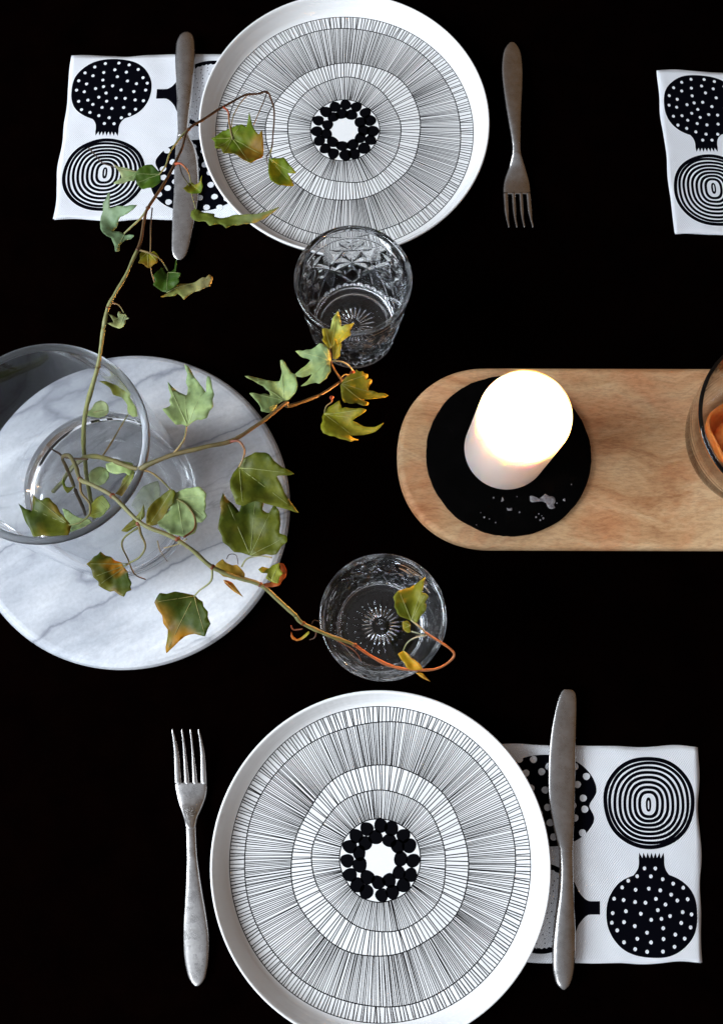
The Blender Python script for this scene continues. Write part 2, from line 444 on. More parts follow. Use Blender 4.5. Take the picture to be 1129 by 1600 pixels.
# ------------------------------------------------------------------ napkins
def napkin(corners, name_label, seed, flip=False, zt=0.0022):
    """corners in photo pixels of napkin-space (0,0) (1,0) (1,1) (0,1); u runs along the print"""
    C = [P(x, y, zt) for x, y in corners]
    def M(u, v):
        p = C[0] * (1 - u) * (1 - v) + C[1] * u * (1 - v) + C[2] * u * v + C[3] * (1 - u) * v
        return p
    def H(x, y):
        return zt + .0016 * noise.noise(Vector((x * 16 + seed, y * 16, 0))) + .0005 * noise.noise(Vector((x * 60, y * 60 + seed, 0)))
    cen = M(.5, .5)
    e = empty('paper_napkin', (cen.x, cen.y, 0), name_label, 'napkin', 'paper napkins printed with black fruit shapes')
    nn = 48
    def edge(u, v):
        w = .016
        uu = u + w * (noise.noise(Vector((v * 5 + seed, 3, 1))) if u in (0, 1) else 0)
        vv = v + w * (noise.noise(Vector((u * 5 + seed, 7, 2))) if v in (0, 1) else 0)
        return uu, vv
    # four plies stacked (folded napkin), the top one printed
    for ply in range(3):
        vs, fs, dz, ins = [], [], -.0006 * ply, .006 * ply
        for j in range(nn + 1):
            for i in range(nn + 1):
                u, v = edge(i / nn, j / nn)
                if ply:
                    u = .5 + (u - .5) * (1 - .006 * ply) + .002 * ply; v = .5 + (v - .5) * (1 + .003 * (1 if ply == 1 else -1))
                p = M(u, v)
                ed = min(i, nn - i, j, nn - j)
                z = H(p.x, p.y) + dz
                if ed == 0: z += .0022 * noise.noise(Vector((p.x * 26 + seed, p.y * 26, ply))) - .0004
                vs.append((p.x, p.y, z))
        for j in range(nn):
            for i in range(nn):
                a = j * (nn + 1) + i
                fs.append((a, a + 1, a + nn + 2, a + nn + 1))
        # make upward facing
        o = mesh('paper_ply', vs, fs, m_paper, e)
        sm = o.modifiers.new('thickness', 'SOLIDIFY'); sm.thickness = .0003; sm.offset = 0
    A = Acc(); B = Acc()
    def ins_(u, v): return -0.001 < u < 1.001 and -0.001 < v < 1.001
    def put(acc, uv, dz):
        p = M(*uv); acc.v.append((p.x, p.y, H(p.x, p.y) + dz)); return len(acc.v) - 1
    def band(acc, cu, cv, r0, r1, dz, n=96, steps=2, c0=None):
        """filled band between curves r0(t), r1(t) -> (du, dv)"""
        rows = []
        for s in range(steps + 1):
            k = s / steps; row = []
            for i in range(n):
                t = 2 * pi * i / n
                a = r0(t) if r0 else (0, 0); b2 = r1(t)
                row.append(put(acc, (cu + a[0] * (1 - k) + b2[0] * k, cv + a[1] * (1 - k) + b2[1] * k), dz))
            rows.append(row)
        for s in range(steps):
            for i in range(n):
                j = (i + 1) % n
                acc.f.append((rows[s][i], rows[s][j], rows[s + 1][j], rows[s + 1][i]))
    def sup(rx, ry, p=2.0, off=(0, 0), wob=0.0, ph=0):
        def f(t):
            c, s = cos(t), sin(t)
            k = 1 + wob * (sin(3 * t + ph) + .6 * sin(7 * t + 2 * ph))
            return (off[0] + rx * k * math.copysign(abs(c) ** (2 / p), c), off[1] + ry * k * math.copysign(abs(s) ** (2 / p), s))
        return f
    D = .00022
    # 1 pomegranate with small dots
    pc = (.237, .215); prx, pry = .218, .192
    band(A, *pc, None, sup(prx, pry, 2.25, wob=.006, ph=1), D, 96, 10)
    # neck and crown
    neck = []
    for k in range(13):
        t = k / 12
        wdt = .056 + .055 * (1 - t) ** 3 + (.006 * t)
        neck.append((pry - .03 + t * .098, wdt))
    base = len(A.v)
    for dv, w in neck:
        for q in range(9): put(A, (pc[0] - w + 2 * w * q / 8, pc[1] + dv), D)
    for k in range(12):
        for q in range(8):
            a = base + k * 9 + q; A.f.append((a, a + 1, a + 10, a + 9))
    v0 = pc[1] + neck[-1][0]; w = neck[-1][1]
    for q in range(7):
        x0 = pc[0] - w + 2 * w * q / 7; x1 = x0 + 2 * w / 7
        i0 = put(A, (x0, v0 - .001), D); i1 = put(A, (x1, v0 - .001), D); i2 = put(A, ((x0 + x1) / 2 + (q - 3) * .002, v0 + .024), D)
        A.f.append((i0, i1, i2))
    dots = [(647,876),(699,876),(611,914),(677,914),(734,927),(568,936),(784,948),(832,967),(538,968),(603,979),(667,973),(721,980),(773,1000),(499,1022),(545,1028),(600,1037),(650,1040),(700,1021),(745,1047),(803,1028),(853,1022),(556,1081),(492,1090),(627,1092),(708,1074),(676,1120),(725,1115),(767,1102),(828,1083),(871,1094),(487,1135),(546,1132),(597,1150),(733,1159),(820,1134),(865,1155),(513,1171),(655,1180),(790,1188),(835,1207),(608,1209),(733,1209),(544,1225),(673,1225),(597,1257),(785,1245),(654,1269),(729,1267)]
    for x, y in dots:
        u, v = pc[0] - (x - 682) / 219 * prx, pc[1] - (y - 1097) / 200 * pry
        band(B, u, v, None, sup(.0088, .0092, 2, wob=.03, ph=x), D * 2, 10, 1)
    # 2 onion of concentric rings
    oc = (.245, .735); K = 9
    for k in range(K):
        rx, ry = .222 - .0245 * k, .218 - .0218 * k
        pw = 2.1 + .06 * k
        off = (.004 * k / K, -.012 * k / K)
        tx = .0145 if k else .019
        if k < K - 1:
            band(A, *oc, sup(max(rx - tx, .004), max(ry - tx, .006), pw, off, .006, k), sup(rx, ry, pw, off, .006, k), D, 110, 1)
        else:
            band(A, *oc, None, sup(.0135, .034, 2.4, off, 0, k), D, 30, 1)
    band(B, oc[0] + .004, oc[1] - .012, None, sup(.0035, .021, 2.4), D * 2, 20, 1)
    # 3 apple with a notch and large dots
    ac = (.745, .740)
    def apple(t):
        c, s = cos(t), sin(t)
        d = abs(((t - pi - .10 + pi) % (2 * pi)) - pi)
        k = 1 - .17 * exp(-(d / .17) ** 2) + .03 * cos(2 * t)
        return (.245 * k * math.copysign(abs(c) ** .88, c), .222 * k * math.copysign(abs(s) ** .9, s))
    band(A, *ac, None, apple, D, 120, 10)
    ad = [(215,388),(183,452),(125,440),(205,522),(150,495),(213,592),(392,420),(440,465),(402,503),(355,463),(370,541),(426,566),(382,600),(432,617),(390,657),(421,725),(350,706),(368,765),(215,682),(230,757),(280,420),(325,400),(300,480),(250,445),(265,530),(320,565),(275,610),(325,640),(285,680),(300,745),(250,720),(155,388),(120,540),(160,585),(110,620),(165,650),(120,700),(165,740),(85,480),(75,570),(80,660),(325,505),(240,640)]
    for x, y in ad:
        u, v = ac[0] - (x - 270) / 212 * .245, ac[1] - (y - 577) / 218 * .222
        band(B, u, v, None, sup(.0175, .0170, 2, wob=.03, ph=x), D * 2, 14, 1)
    # 4 fig: thick black skin, scalloped inside, stem to the left
    fc = (.775, .245)
    def figo(t):
        c, s = cos(t), sin(t); return (.195 * c, .205 * math.copysign(abs(s) ** .92, s))
    def figi(t):
        q = figo(t); k = .885 + .012 * sin(46 * t); return (q[0] * k, q[1] * k)
    band(A, *fc, figi, figo, D, 276, 2)
    base = len(A.v)
    for k in range(13):
        t = k / 12; u = .487 + t * .135
        w = .030 + .0 * t + .085 * max(0, t - .35) ** 1.8 * 2.6
        for q in range(7): put(A, (u, .245 - w + 2 * w * q / 6), D * (1.0 if t < .7 else .9))
    for k in range(12):
        for q in range(6):
            a = base + k * 7 + q; A.f.append((a, a + 1, a + 8, a + 7))
    rr = random.Random(seed)
    for a_ in range(9, 1, -1):
        r_ = a_ / 10.2
        cnt = int(34 * r_)
        for i in range(cnt):
            t = 2 * pi * i / cnt + a_ * .3
            q = figo(t)
            if q[0] * r_ < -.13: continue
            band(A, fc[0] + q[0] * r_ + rr.uniform(-.002, .002), fc[1] + q[1] * r_ + rr.uniform(-.002, .002), None, sup(.0032, .0030), D, 6, 1)
    for acc, nm, m in ((A, 'printed_fruit_pattern', m_inkp), (B, 'printed_white_dots', m_paper)):
        fs = []
        for f in acc.f:
            a, b2, c2 = [Vector(acc.v[k]) for k in f[:3]]
            fs.append(f if (b2 - a).cross(c2 - a).z > 0 else tuple(reversed(f)))
        mesh(nm, acc.v, fs, m, e, smooth=False)['kind'] = 'stuff'
    return e
napkin([(112, 87), (396, 84), (378, 343), (83, 342)], 'folded printed napkin with a knife and ivy over it, left of the far plate', 1)
napkin([(1097, 1505), (770, 1505), (772, 1164), (1090, 1168)], 'folded printed napkin under a knife, right of the near plate', 2)
napkin([(1025, 110), (1300, 118), (1330, 372), (1054, 364)], 'folded printed napkin lying alone at the upper right edge', 3)

# ------------------------------------------------------------------ cutlery
def loft(sections, sub=5, n=16, flat=2.6):
    """sections: (y, xl, xr, z, thick) in photo pixels -> world solid with rounded edges"""
    q = spline([list(s) for s in sections], sub)
    vs, fs = [], []
    for (y, xl, xr, z, th) in q:
        a, b = P(xl, y, z), P(xr, y, z)
        c = (a + b) / 2; h = (b - a) / 2
        for k in range(n):
            t = 2 * pi * k / n
            cx = math.copysign(abs(cos(t)) ** (2 / flat), cos(t)); sz = math.copysign(abs(sin(t)) ** (2 / flat), sin(t))
            p = c + h * cx; vs.append((p.x, p.y, z + sz * th / 2))
    m = len(q)
    for i in range(m - 1):
        for k in range(n):
            k2 = (k + 1) % n
            fs.append((i * n + k, i * n + k2, (i + 1) * n + k2, (i + 1) * n + k))
    fs.append(tuple(range(n))); fs.append(tuple(range((m - 1) * n, m * n)))
    return vs, fs
def fixn(o):
    bm = bmesh.new(); bm.from_mesh(o.data); bmesh.ops.recalc_face_normals(bm, faces=bm.faces); bm.to_mesh(o.data); bm.free()
    return o
def sec(lst, ox, oy, k): return [(oy + Y * k, ox + a * k, ox + b * k, z, th) for (Y, a, b, z, th) in lst]

def fork_at(head_s, handle_s, tines, cen, label):
    e = empty('table_fork', (*P(*cen, 0).xy, 0), label, 'fork', 'steel forks beside the plates')
    fixn(mesh('handle', *loft(handle_s), m_steel, e))
    fixn(mesh('head', *loft(head_s), m_steel, e))
    for t in tines: fixn(mesh('tine', *loft(t, 4, 10, 2.3), m_steel, e))
    return e
k = .2814; ox, oy = 230, 1110
head = sec([(402, 152, 331, .0052, .0022), (440, 156, 333, .0045, .0024), (480, 165, 327, .0040, .0026), (530, 179, 309, .0052, .003), (590, 200, 282, .0090, .0036), (625, 209, 273, .0116, .0036), (646, 214, 268, .0128, .0034), (656, 224, 258, .0132, .003)], ox, oy, k)
handle = sec([(636, 213, 271, .0110, .0030), (690, 216, 272, .0124, .0034), (780, 218, 276, .0138, .0036), (850, 218, 283, .0142, .0036), (1000, 212, 305, .0130, .0034), (1120, 205, 326, .0108, .0032), (1250, 200, 343, .0080, .0030), (1380, 206, 341, .0052, .0028), (1470, 224, 326, .0036, .0026), (1510, 243, 308, .0030, .0024), (1530, 262, 287, .0028, .0018)], ox, oy, k)
tn = []
for (a0, a1, am0, am1, tip) in [(152, 191, 147, 178, 140), (205, 236, 199, 219, 193), (250, 281, 246, 262, 240), (296, 332, 294, 322, 286)]:
    tn.append(sec([(412, a0, a1, .0052, .0023), (340, (a0 * .6 + am0 * .4), (a1 * .6 + am1 * .4), .0068, .0022), (250, am0, am1, .0092, .0021), (170, (am0 + tip) / 2 - 2, (am1 + tip) / 2 + 2, .0118, .0018), (118, tip - 5, tip + 6, .0134, .0014), (104, tip - 2, tip + 3, .0138, .0008)], ox, oy, k))
fork_at(head, handle, tn, (298, 1340), 'silver fork with tines pointing away, left of the near plate')
k = .3446; ox, oy = 740, 40
head = sec([(765, 132, 257, .0054, .0022), (735, 132, 255, .0045, .0024), (700, 137, 249, .0040, .0026), (645, 157, 233, .0058, .003), (610, 167, 222, .0088, .0034), (585, 173, 214, .0112, .0034), (573, 181, 205, .0122, .0028)], ox, oy, k)
handle = sec([(590, 172, 216, .0102, .0030), (555, 174, 211, .0122, .0034), (500, 168, 212, .0140, .0036), (400, 150, 214, .0146, .0036), (300, 135, 219, .0120, .0034), (200, 126, 221, .0080, .0030), (125, 133, 213, .0050, .0028), (92, 147, 199, .0036, .0024), (75, 163, 182, .0028, .0018)], ox, oy, k)
tn = []
for (a0, a1, am0, am1, tip) in [(132, 154, 138, 158, 158), (170, 188, 176, 192, 194), (204, 221, 210, 226, 228), (236, 257, 244, 264, 267)]:
    tn.append(sec([(757, a0, a1, .0054, .0023), (800, (a0 + am0) / 2, (a1 + am1) / 2, .0068, .0022), (840, am0, am1, .0090, .0021), (875, am0 + (tip - am0) * .5 - 3, am1 + (tip - am1) * .3, .0112, .0018), (905, tip - 5, tip + 4, .0134, .0014), (914, tip - 2, tip + 2, .0138, .0008)], ox, oy, k))
fork_at(head, handle, tn, (808, 210), 'silver fork with tines pointing down toward the candle, right of the far plate')

def knife_at(blade_s, handle_s, cen, label):
    e = empty('table_knife', (*P(*cen, 0).xy, 0), label, 'knife', 'steel knives lying on the napkins')
    fixn(mesh('handle', *loft(handle_s, 5, 18, 2.3), m_steel, e))
    fixn(mesh('blade', *loft(blade_s, 5, 18, 2.2), m_steel, e))
    return e
k = .3375; ox, oy = 780, 1060
zb = .0095
blade = sec([(52, 298, 331, zb, .0008), (64, 286, 348, zb, .0014), (90, 275, 355, zb, .0018), (150, 258, 356, zb, .002), (250, 240, 354, zb, .0022), (350, 230, 352, zb, .0024), (450, 226, 351, zb, .0024), (550, 228, 349, zb, .0024), (650, 242, 346, zb, .0026), (720, 256, 343, zb, .003), (780, 272, 341, zb, .004), (800, 276, 341, zb, .0044)], ox, oy, k)
handle = sec([(772, 276, 338, zb, .0030), (830, 276, 341, zb, .0052), (900, 276, 342, zb, .0062), (1000, 269, 345, .0092, .0068), (1100, 256, 349, .009, .0070), (1200, 246, 353, .0088, .0070), (1300, 243, 350, .0085, .0066), (1370, 249, 342, .0082, .0058), (1415, 263, 328, .008, .0044), (1436, 281, 312, .0078, .0026), (1444, 293, 302, .0078, .001)], ox, oy, k)
knife_at(blade, handle, (878, 1310), 'silver knife, blade end up, on the napkin by the near plate')
k = .3543; ox, oy = 60, 0
handle = sec([(139, 643, 662, .0078, .001), (147, 630, 675, .008, .003), (165, 617, 685, .0084, .0048), (200, 606, 690, .0088, .006), (280, 603, 691, .009, .007), (360, 607, 685, .009, .007), (440, 610, 678, .0094, .0066), (520, 612, 668, zb, .006), (580, 614, 662, zb, .005), (600, 613, 664, zb, .0044)], ox, oy, k)
blade = sec([(585, 613, 664, 0.0096, .004), (612, 609, 672, 0.0093, .0036), (650, 605, 692, 0.0088, .003), (700, 602, 703, 0.0083, .0026), (780, 598, 708, 0.0076, .0024), (860, 596, 706, 0.0069, .0022), (950, 591, 692, 0.0061, .0022), (1040, 588, 674, 0.0053, .002), (1100, 588, 660, 0.0048, .0018), (1128, 596, 648, 0.0045, .0014), (1145, 612, 630, 0.0044, .0008)], ox, oy, k)
knife_at(blade, handle, (288, 230), 'silver knife, blade end down, on the napkin under the ivy')

# ------------------------------------------------------------------ boards
mc = P(202, 793, .010)
R0 = .1278
prof = [(0, .0004), (R0 - .006, .0004), (R0 - .002, .002), (R0, .006), (R0, .0095), (R0 - .0015, .0127), (R0 - .0045, .0146), (R0 - .0075, .015), (R0 * .6, .015), (0, .015)]
mb = mesh('marble_board', *lathe(prof, mc, 160), m_marble)
origin_to(mb, (mc.x, mc.y, 0))
tag(mb, 'round white and grey marble board under the glass vase', 'board')

WT = .018
w0 = P(763, 716, .010); w1 = P(1129, 717, .010)
wr = (P(763, 576, .012) - P(763, 858, .012)).length / 2
wr_x = (P(620, 716, .010) - w0).length
ax = (w1 - w0); ax.z = 0; ax.normalize(); ay = Vector((-ax.y, ax.x, 0))
Lb = .36
def wout(ins):
    r_ = wr - ins; rx = wr_x - ins; pts = []
    for i in range(49):
        t = pi / 2 + pi * i / 48
        pts.append(w0 + ax * math.copysign(abs(cos(t)) ** .93, cos(t)) * rx + ay * math.copysign(abs(sin(t)) ** .93, sin(t)) * r_)
    for i in range(49):
        t = -pi / 2 + pi * i / 48
        pts.append(w0 + ax * (Lb + cos(t) * rx) + ay * sin(t) * r_)
    return pts
lay = [(.004, .0006), (.0008, .003), (0, .007), (0, .0125), (.0008, .0158), (.0028, .0176), (.005, WT)]
vs, fs = [], []
for ins, z in lay: vs += [(p.x, p.y, z) for p in wout(ins)]
n_ = 98
for r_ in range(len(lay) - 1):
    for i in range(n_):
        j = (i + 1) % n_; fs.append((r_ * n_ + i, r_ * n_ + j, (r_ + 1) * n_ + j, (r_ + 1) * n_ + i))
fs.append(tuple(range((len(lay) - 1) * n_, len(lay) * n_))); fs.append(tuple(range(n_))[::-1])
wbo = mesh('wooden_board', vs, fs, m_wood)
wbo.data.polygons[-1].use_smooth = False; wbo.data.polygons[-2].use_smooth = False
origin_to(wbo, (w0.x, w0.y, 0))
tag(wbo, 'long pale wooden board with a rounded end, under the candle', 'board')

# ------------------------------------------------------------------ slate, wax spots
sc_ = P(795, 709, .0235)
sr = .0655
e = empty('slate_coaster', (sc_.x, sc_.y, WT + .0002), 'round black slate coaster with wax spots, under the candle', 'coaster')
vs, fs = [], []
ns = 140
rows = [(.0, .0184), (.0, .0184), (.0, .0215), (.0008, .0232), (.0018, .0238)]
for k_, (ins, z) in enumerate(rows[1:]):
    for i in range(ns):
        t = 2 * pi * i / ns
        r_ = sr - ins + .0006 * noise.noise(Vector((cos(t) * 5, sin(t) * 5, z * 80))) + .00035 * noise.noise(Vector((cos(t) * 22, sin(t) * 22, z * 300)))
        vs.append((sc_.x + r_ * cos(t), sc_.y + r_ * sin(t), z + .0002 * noise.noise(Vector((cos(t) * 12, sin(t) * 12, 0)))))
for r_ in range(3):
    for i in range(ns):
        j = (i + 1) % ns; fs.append((r_ * ns + i, r_ * ns + j, (r_ + 1) * ns + j, (r_ + 1) * ns + i))
vs.append((sc_.x, sc_.y, .0238)); vs.append((sc_.x, sc_.y, .0184))
for i in range(ns):
    j = (i + 1) % ns; fs.append((3 * ns + i, 3 * ns + j, 4 * ns)); fs.append((j, i, 4 * ns + 1))
mesh('slate_disc', vs, fs, m_slate, e)
def spot(pts, zz=.0239, h=.0007):
    q = spline(pts + [pts[0]], 3)[:-1]
    c = Vector((sum(p[0] for p in q) / len(q), sum(p[1] for p in q) / len(q)))
    vs, fs = [], []
    for kk, (s, z) in enumerate([(1, zz), (.93, zz + h * .7), (.7, zz + h)]):
        for p in q:
            w = P(c.x + (p[0] - c.x) * s, c.y + (p[1] - c.y) * s, zz); vs.append((w.x, w.y, z))
    n = len(q)
    for r_ in range(2):
        for i in range(n):
            j = (i + 1) % n; fs.append((r_ * n + i, r_ * n + j, (r_ + 1) * n + j, (r_ + 1) * n + i))
    w = P(c.x, c.y, zz); vs.append((w.x, w.y, zz + h))
    for i in range(n): fs.append((2 * n + i, 2 * n + (i + 1) % n, 3 * n))
    fixn(mesh('wax_spot', vs, fs, m_drip, e))
Z5 = lambda L_: [(740 + x * .1771, 740 + y * .1771) for x, y in L_]
spot(Z5([(492, 200), (515, 195), (560, 222), (610, 195), (630, 178), (660, 195), (705, 205), (720, 240), (705, 275), (716, 300), (680, 312), (650, 295), (640, 265), (600, 245), (550, 250), (500, 248)]))
spot(Z5([(290, 303), (310, 308), (335, 302), (336, 325), (318, 327), (298, 325)]), h=.0005)
spot(Z5([(250, 205), (262, 225), (262, 240), (240, 248), (246, 225)]), h=.0004)
for x, y, s in [(175, 212, 7), (380, 203, 5), (403, 340, 8), (92, 385, 8), (192, 432, 6), (797, 231, 11), (733, 260, 6), (572, 355, 6), (612, 395, 9), (585, 410, 8), (548, 384, 8), (598, 372, 5), (137, 400, 5), (60, 345, 4), (860, 95, 5), (23, 452, 5)]:
    spot(Z5([(x + s * cos(a) * (1 + .3 * sin(3 * a + x)), y + s * 1.1 * sin(a)) for a in [i * pi / 4 for i in range(8)]]), h=.0003)

# ------------------------------------------------------------------ candle
cc = P(789, 703, .0242)
cr, ch, cb = .0328, .0965, .0243
e = empty('pillar_candle', (cc.x, cc.y, cb), 'lit white pillar candle glowing on the black slate coaster', 'candle')
top = cb + ch
prof = [(0, cb), (cr - .002, cb), (cr - .0004, cb + .0012), (cr, cb + .004), (cr, cb + .03), (cr + .0001, cb + .06), (cr, top - .006), (cr - .0006, top - .002), (cr - .002, top), (cr - .0038, top - .0004),
        (cr - .005, top - .003), (cr - .0062, top - .008), (cr - .009, top - .0110), (cr - .017, top - .0122), (.006, top - .0126), (0, top - .0126)]
mesh('wax_pillar', *lathe(prof, cc, 96), m_wax, e)
v_, f_ = tube([Vector((cc.x, cc.y, top - .014)), Vector((cc.x + .0004, cc.y, top - .009)), Vector((cc.x + .0018, cc.y + .0006, top - .004))], [.0009, .0008, .0006], 8, 4)
mesh('wick', v_, f_, m_wick, e)
fl = [(0, .0), (.0022, .0015), (.0042, .006), (.0045, .010), (.0036, .016), (.0020, .022), (.0008, .027), (0, .031)]
fl = spline([list(a) for a in fl], 4); fl[0][0] = 0; fl[-1][0] = 0
mesh('flame', *lathe([(max(r, 0), z + top - .006) for r, z in fl], cc, 32), m_flame, e)
pl = bpy.data.lights.new('candle_light', 'POINT'); pl.energy = 12.0; pl.color = (1.0, 0.42, 0.12); pl.shadow_soft_size = .006
po = bpy.data.objects.new('candle_light', pl); COL.objects.link(po); po.location = (cc.x, cc.y, top + .003)

# ------------------------------------------------------------------ crystal tumblers
TH, TR, BR = .095, .0440, .0350
def tumbler_mesh():
    nth, rows = 480, 150
    def Ro(z):
        t = z / TH
        return BR + (TR - BR) * t ** .9
    cells = 6
    def leafcut(x, y, x0, y0, ang, Ln, w0, d):
        dx, dy = x - x0, y - y0
        s = dx * cos(ang) + dy * sin(ang); q = -dx * sin(ang) + dy * cos(ang)
        if s <= 0 or s >= Ln: return 0
        w = w0 * sin(pi * s / Ln) ** .8
        return d * (1 - abs(q) / w) if abs(q) < w else 0
    def cut(a, z):
        if z < .008 or z > .081: return 0
        x = ((a / (2 * pi) * cells) % 1 - .5) * 2 * pi * .040 / cells     # +-.021
        y = z - .046
        d = 0
        # fan / star in the cell centre
        for k_ in range(8):
            d = max(d, leafcut(x, y, 0, 0, k_ * pi / 4 + pi / 8, .0175, .0038, .0024))
        # upper palm: five petals
        for k_ in range(5):
            d = max(d, leafcut(x, y, 0, .017, pi / 2 + (k_ - 2) * .58, .0170, .0036, .0023))
        # crossing diagonals between the cells
        for sx in (-1, 1):
            xx = x - sx * .021
            for sg in (-1, 1):
                d = max(d, .0021 * max(0, 1 - abs(xx * .80 - sg * y * .60) / .0026) if abs(y) < .031 else 0)
            # hatch triangle
            if abs(xx) < .0085 * (1 - y / .032) and .004 < y < .032:
                d = max(d, .0008 * abs(sin((y + abs(xx) * .6) * 1900)))
            if abs(xx) < .0085 * (1 + y / .032) and -.032 < y < -.004:
                d = max(d, .0008 * abs(sin((y - abs(xx) * .6) * 1900)))
        # bottom flutes
        if z < .018:
            d = max(d, .0016 * abs(sin(a * 18)) * min(1, (z - .008) / .002, (.018 - z) / .002))
        # two thin bands
        for zb_ in (.0805,):
            d = max(d, .0008 * max(0, 1 - abs(z - zb_) / .001))
        return d
    vs, fs = [], []
    def row(fr):
        b = len(vs)
        for i in range(nth):
            a = 2 * pi * i / nth; r, z = fr(a); vs.append((r * cos(a), r * sin(a), z))
        return b
    R = []
    # underside with star-cut grooves
    for j in range(22):
        rr = .0012 + (BR - .003 - .0012) * j / 21
        def fr(a, rr=rr):
            g = min(1, abs(((a / (2 * pi) * 24) % 1) - .5) * 2 * pi / 24 * rr / .00095)
            dd = 0
            if rr < .0235:
                wv_ = min(1, rr / .008, (.0235 - rr) / .010)
                dd = .0008 * max(0, (1 - g) * wv_)
            return rr, .0018 + dd if rr < .028 else .0018 - .0016 * min(1, (rr - .028) / .002)
        R.append(row(fr))
    R.append(row(lambda a: (BR - .0012, .0004)))
    for j in range(rows + 1):
        z = .0014 + (TH - .0014 - .0012) * j / rows
        R.append(row(lambda a, z=z: (Ro(z) - cut(a, z), z)))
    R.append(row(lambda a: (TR - .0006, TH - .0003)))
    R.append(row(lambda a: (TR - .0014, TH)))
    R.append(row(lambda a: (TR - .0022, TH - .0003)))
    for j in range(24):
        z = TH - .0012 - (TH - .0012 - .0165) * (j / 23)
        R.append(row(lambda a, z=z: (Ro(z) - .0036, z)))
    for t in (.35, .75, 1.2, pi / 2):
        R.append(row(lambda a, t=t: (Ro(.0165) - .0036 - .0045 + .0045 * cos(t), .0165 - .0045 * sin(t))))
    R.append(row(lambda a: (.012, .0122)))
    for A_, B_ in zip(R[:-1], R[1:]):
        for i in range(nth):
            j = (i + 1) % nth; fs.append((A_ + i, A_ + j, B_ + j, B_ + i))
    vs.append((0, 0, .0018)); k0 = len(vs) - 1
    vs.append((0, 0, .0122)); k1 = len(vs) - 1
    for i in range(nth):
        j = (i + 1) % nth
        fs.append((R[0] + j, R[0] + i, k0)); fs.append((R[-1] + i, R[-1] + j, k1))
    return vs, fs
tv, tf = tumbler_mesh()
t1 = mesh('crystal_tumbler', tv, tf, m_crystal)
bm = bmesh.new(); bm.from_mesh(t1.data); bmesh.ops.recalc_face_normals(bm, faces=bm.faces); bm.to_mesh(t1.data); bm.free()
q = P(553, 514, .0); t1.location = (q.x, q.y, .0006); t1.rotation_euler = (0, 0, radians(62))
tag(t1, 'cut crystal tumbler in front of the far plate, yellow ivy leaves touching it', 'glass', 'cut crystal tumblers')
t2 = t1.copy(); COL.objects.link(t2)
q = P(594, 979, .0); t2.location = (q.x, q.y, .0006); t2.rotation_euler = (0, 0, radians(20))
tag(t2, 'cut crystal tumbler behind the near plate, a reddish ivy shoot curling over it', 'glass', 'cut crystal tumblers')

# ------------------------------------------------------------------ vase and water
vr, vh, vb = .0640, .169, .0153
vc = P(182, 779, vb)
top = vb + vh
th = .0047
wl_ = vb + .040
out = [(0, vb + .0012), (vr - .010, vb + .0012), (vr - .007, vb), (vr - .002, vb + .0004), (vr, vb + .003), (vr, vb + .05), (vr, top - .0009), (vr - .0003, top - .0003), (vr - .0009, top), (vr - th / 2, top + .0001), (vr - th + .0009, top), (vr - th + .0003, top - .0003), (vr - th, top - .0009),
       (vr - th, wl_), (vr - th, vb + .018), (vr - th - .0015, vb + .0135), (vr - th - .006, vb + .0108), (vr - .020, vb + .0095), (vr - .0215, vb + .0078), (vr - .034, vb + .0078), (vr - .0355, vb + .0062), (0, vb + .0062)]
m_vrim, *_ = glassmat('polished_vase_rim', (0.97, 0.98, 1.0), 1.45, 0.55)
v_, f_ = lathe(out, vc, 160)
e_v = mesh('glass_vase', v_, f_, m_vglass, mats=[m_vrim], fm=[1 if min(v_[k_][2] for k_ in f) > top - .0012 else 0 for f in f_])
origin_to(e_v, (vc.x, vc.y, vb))
fixn(e_v)
tag(e_v, 'clear glass cylinder vase holding the ivy, on the marble board', 'vase')
g = .0002
wt = [(0, vb + .0062 + g), (vr - .0355, vb + .0062 + g), (vr - .034, vb + .0078 + g), (vr - .0215, vb + .0078 + g), (vr - .020, vb + .0095 + g), (vr - th - .006 - g, vb + .0108 + g), (vr - th - .0015 - g, vb + .0135 + g), (vr - th - g, vb + .018),
      (vr - th - g, wl_ + .0004), (vr - th - .0012, wl_), (0, wl_)]
wa = mesh('vase_water', *lathe(wt, vc, 128), m_water); origin_to(wa, (vc.x, vc.y, vb + .008)); fixn(wa)
tag(wa, 'shallow clear water at the bottom of the glass vase', 'water')

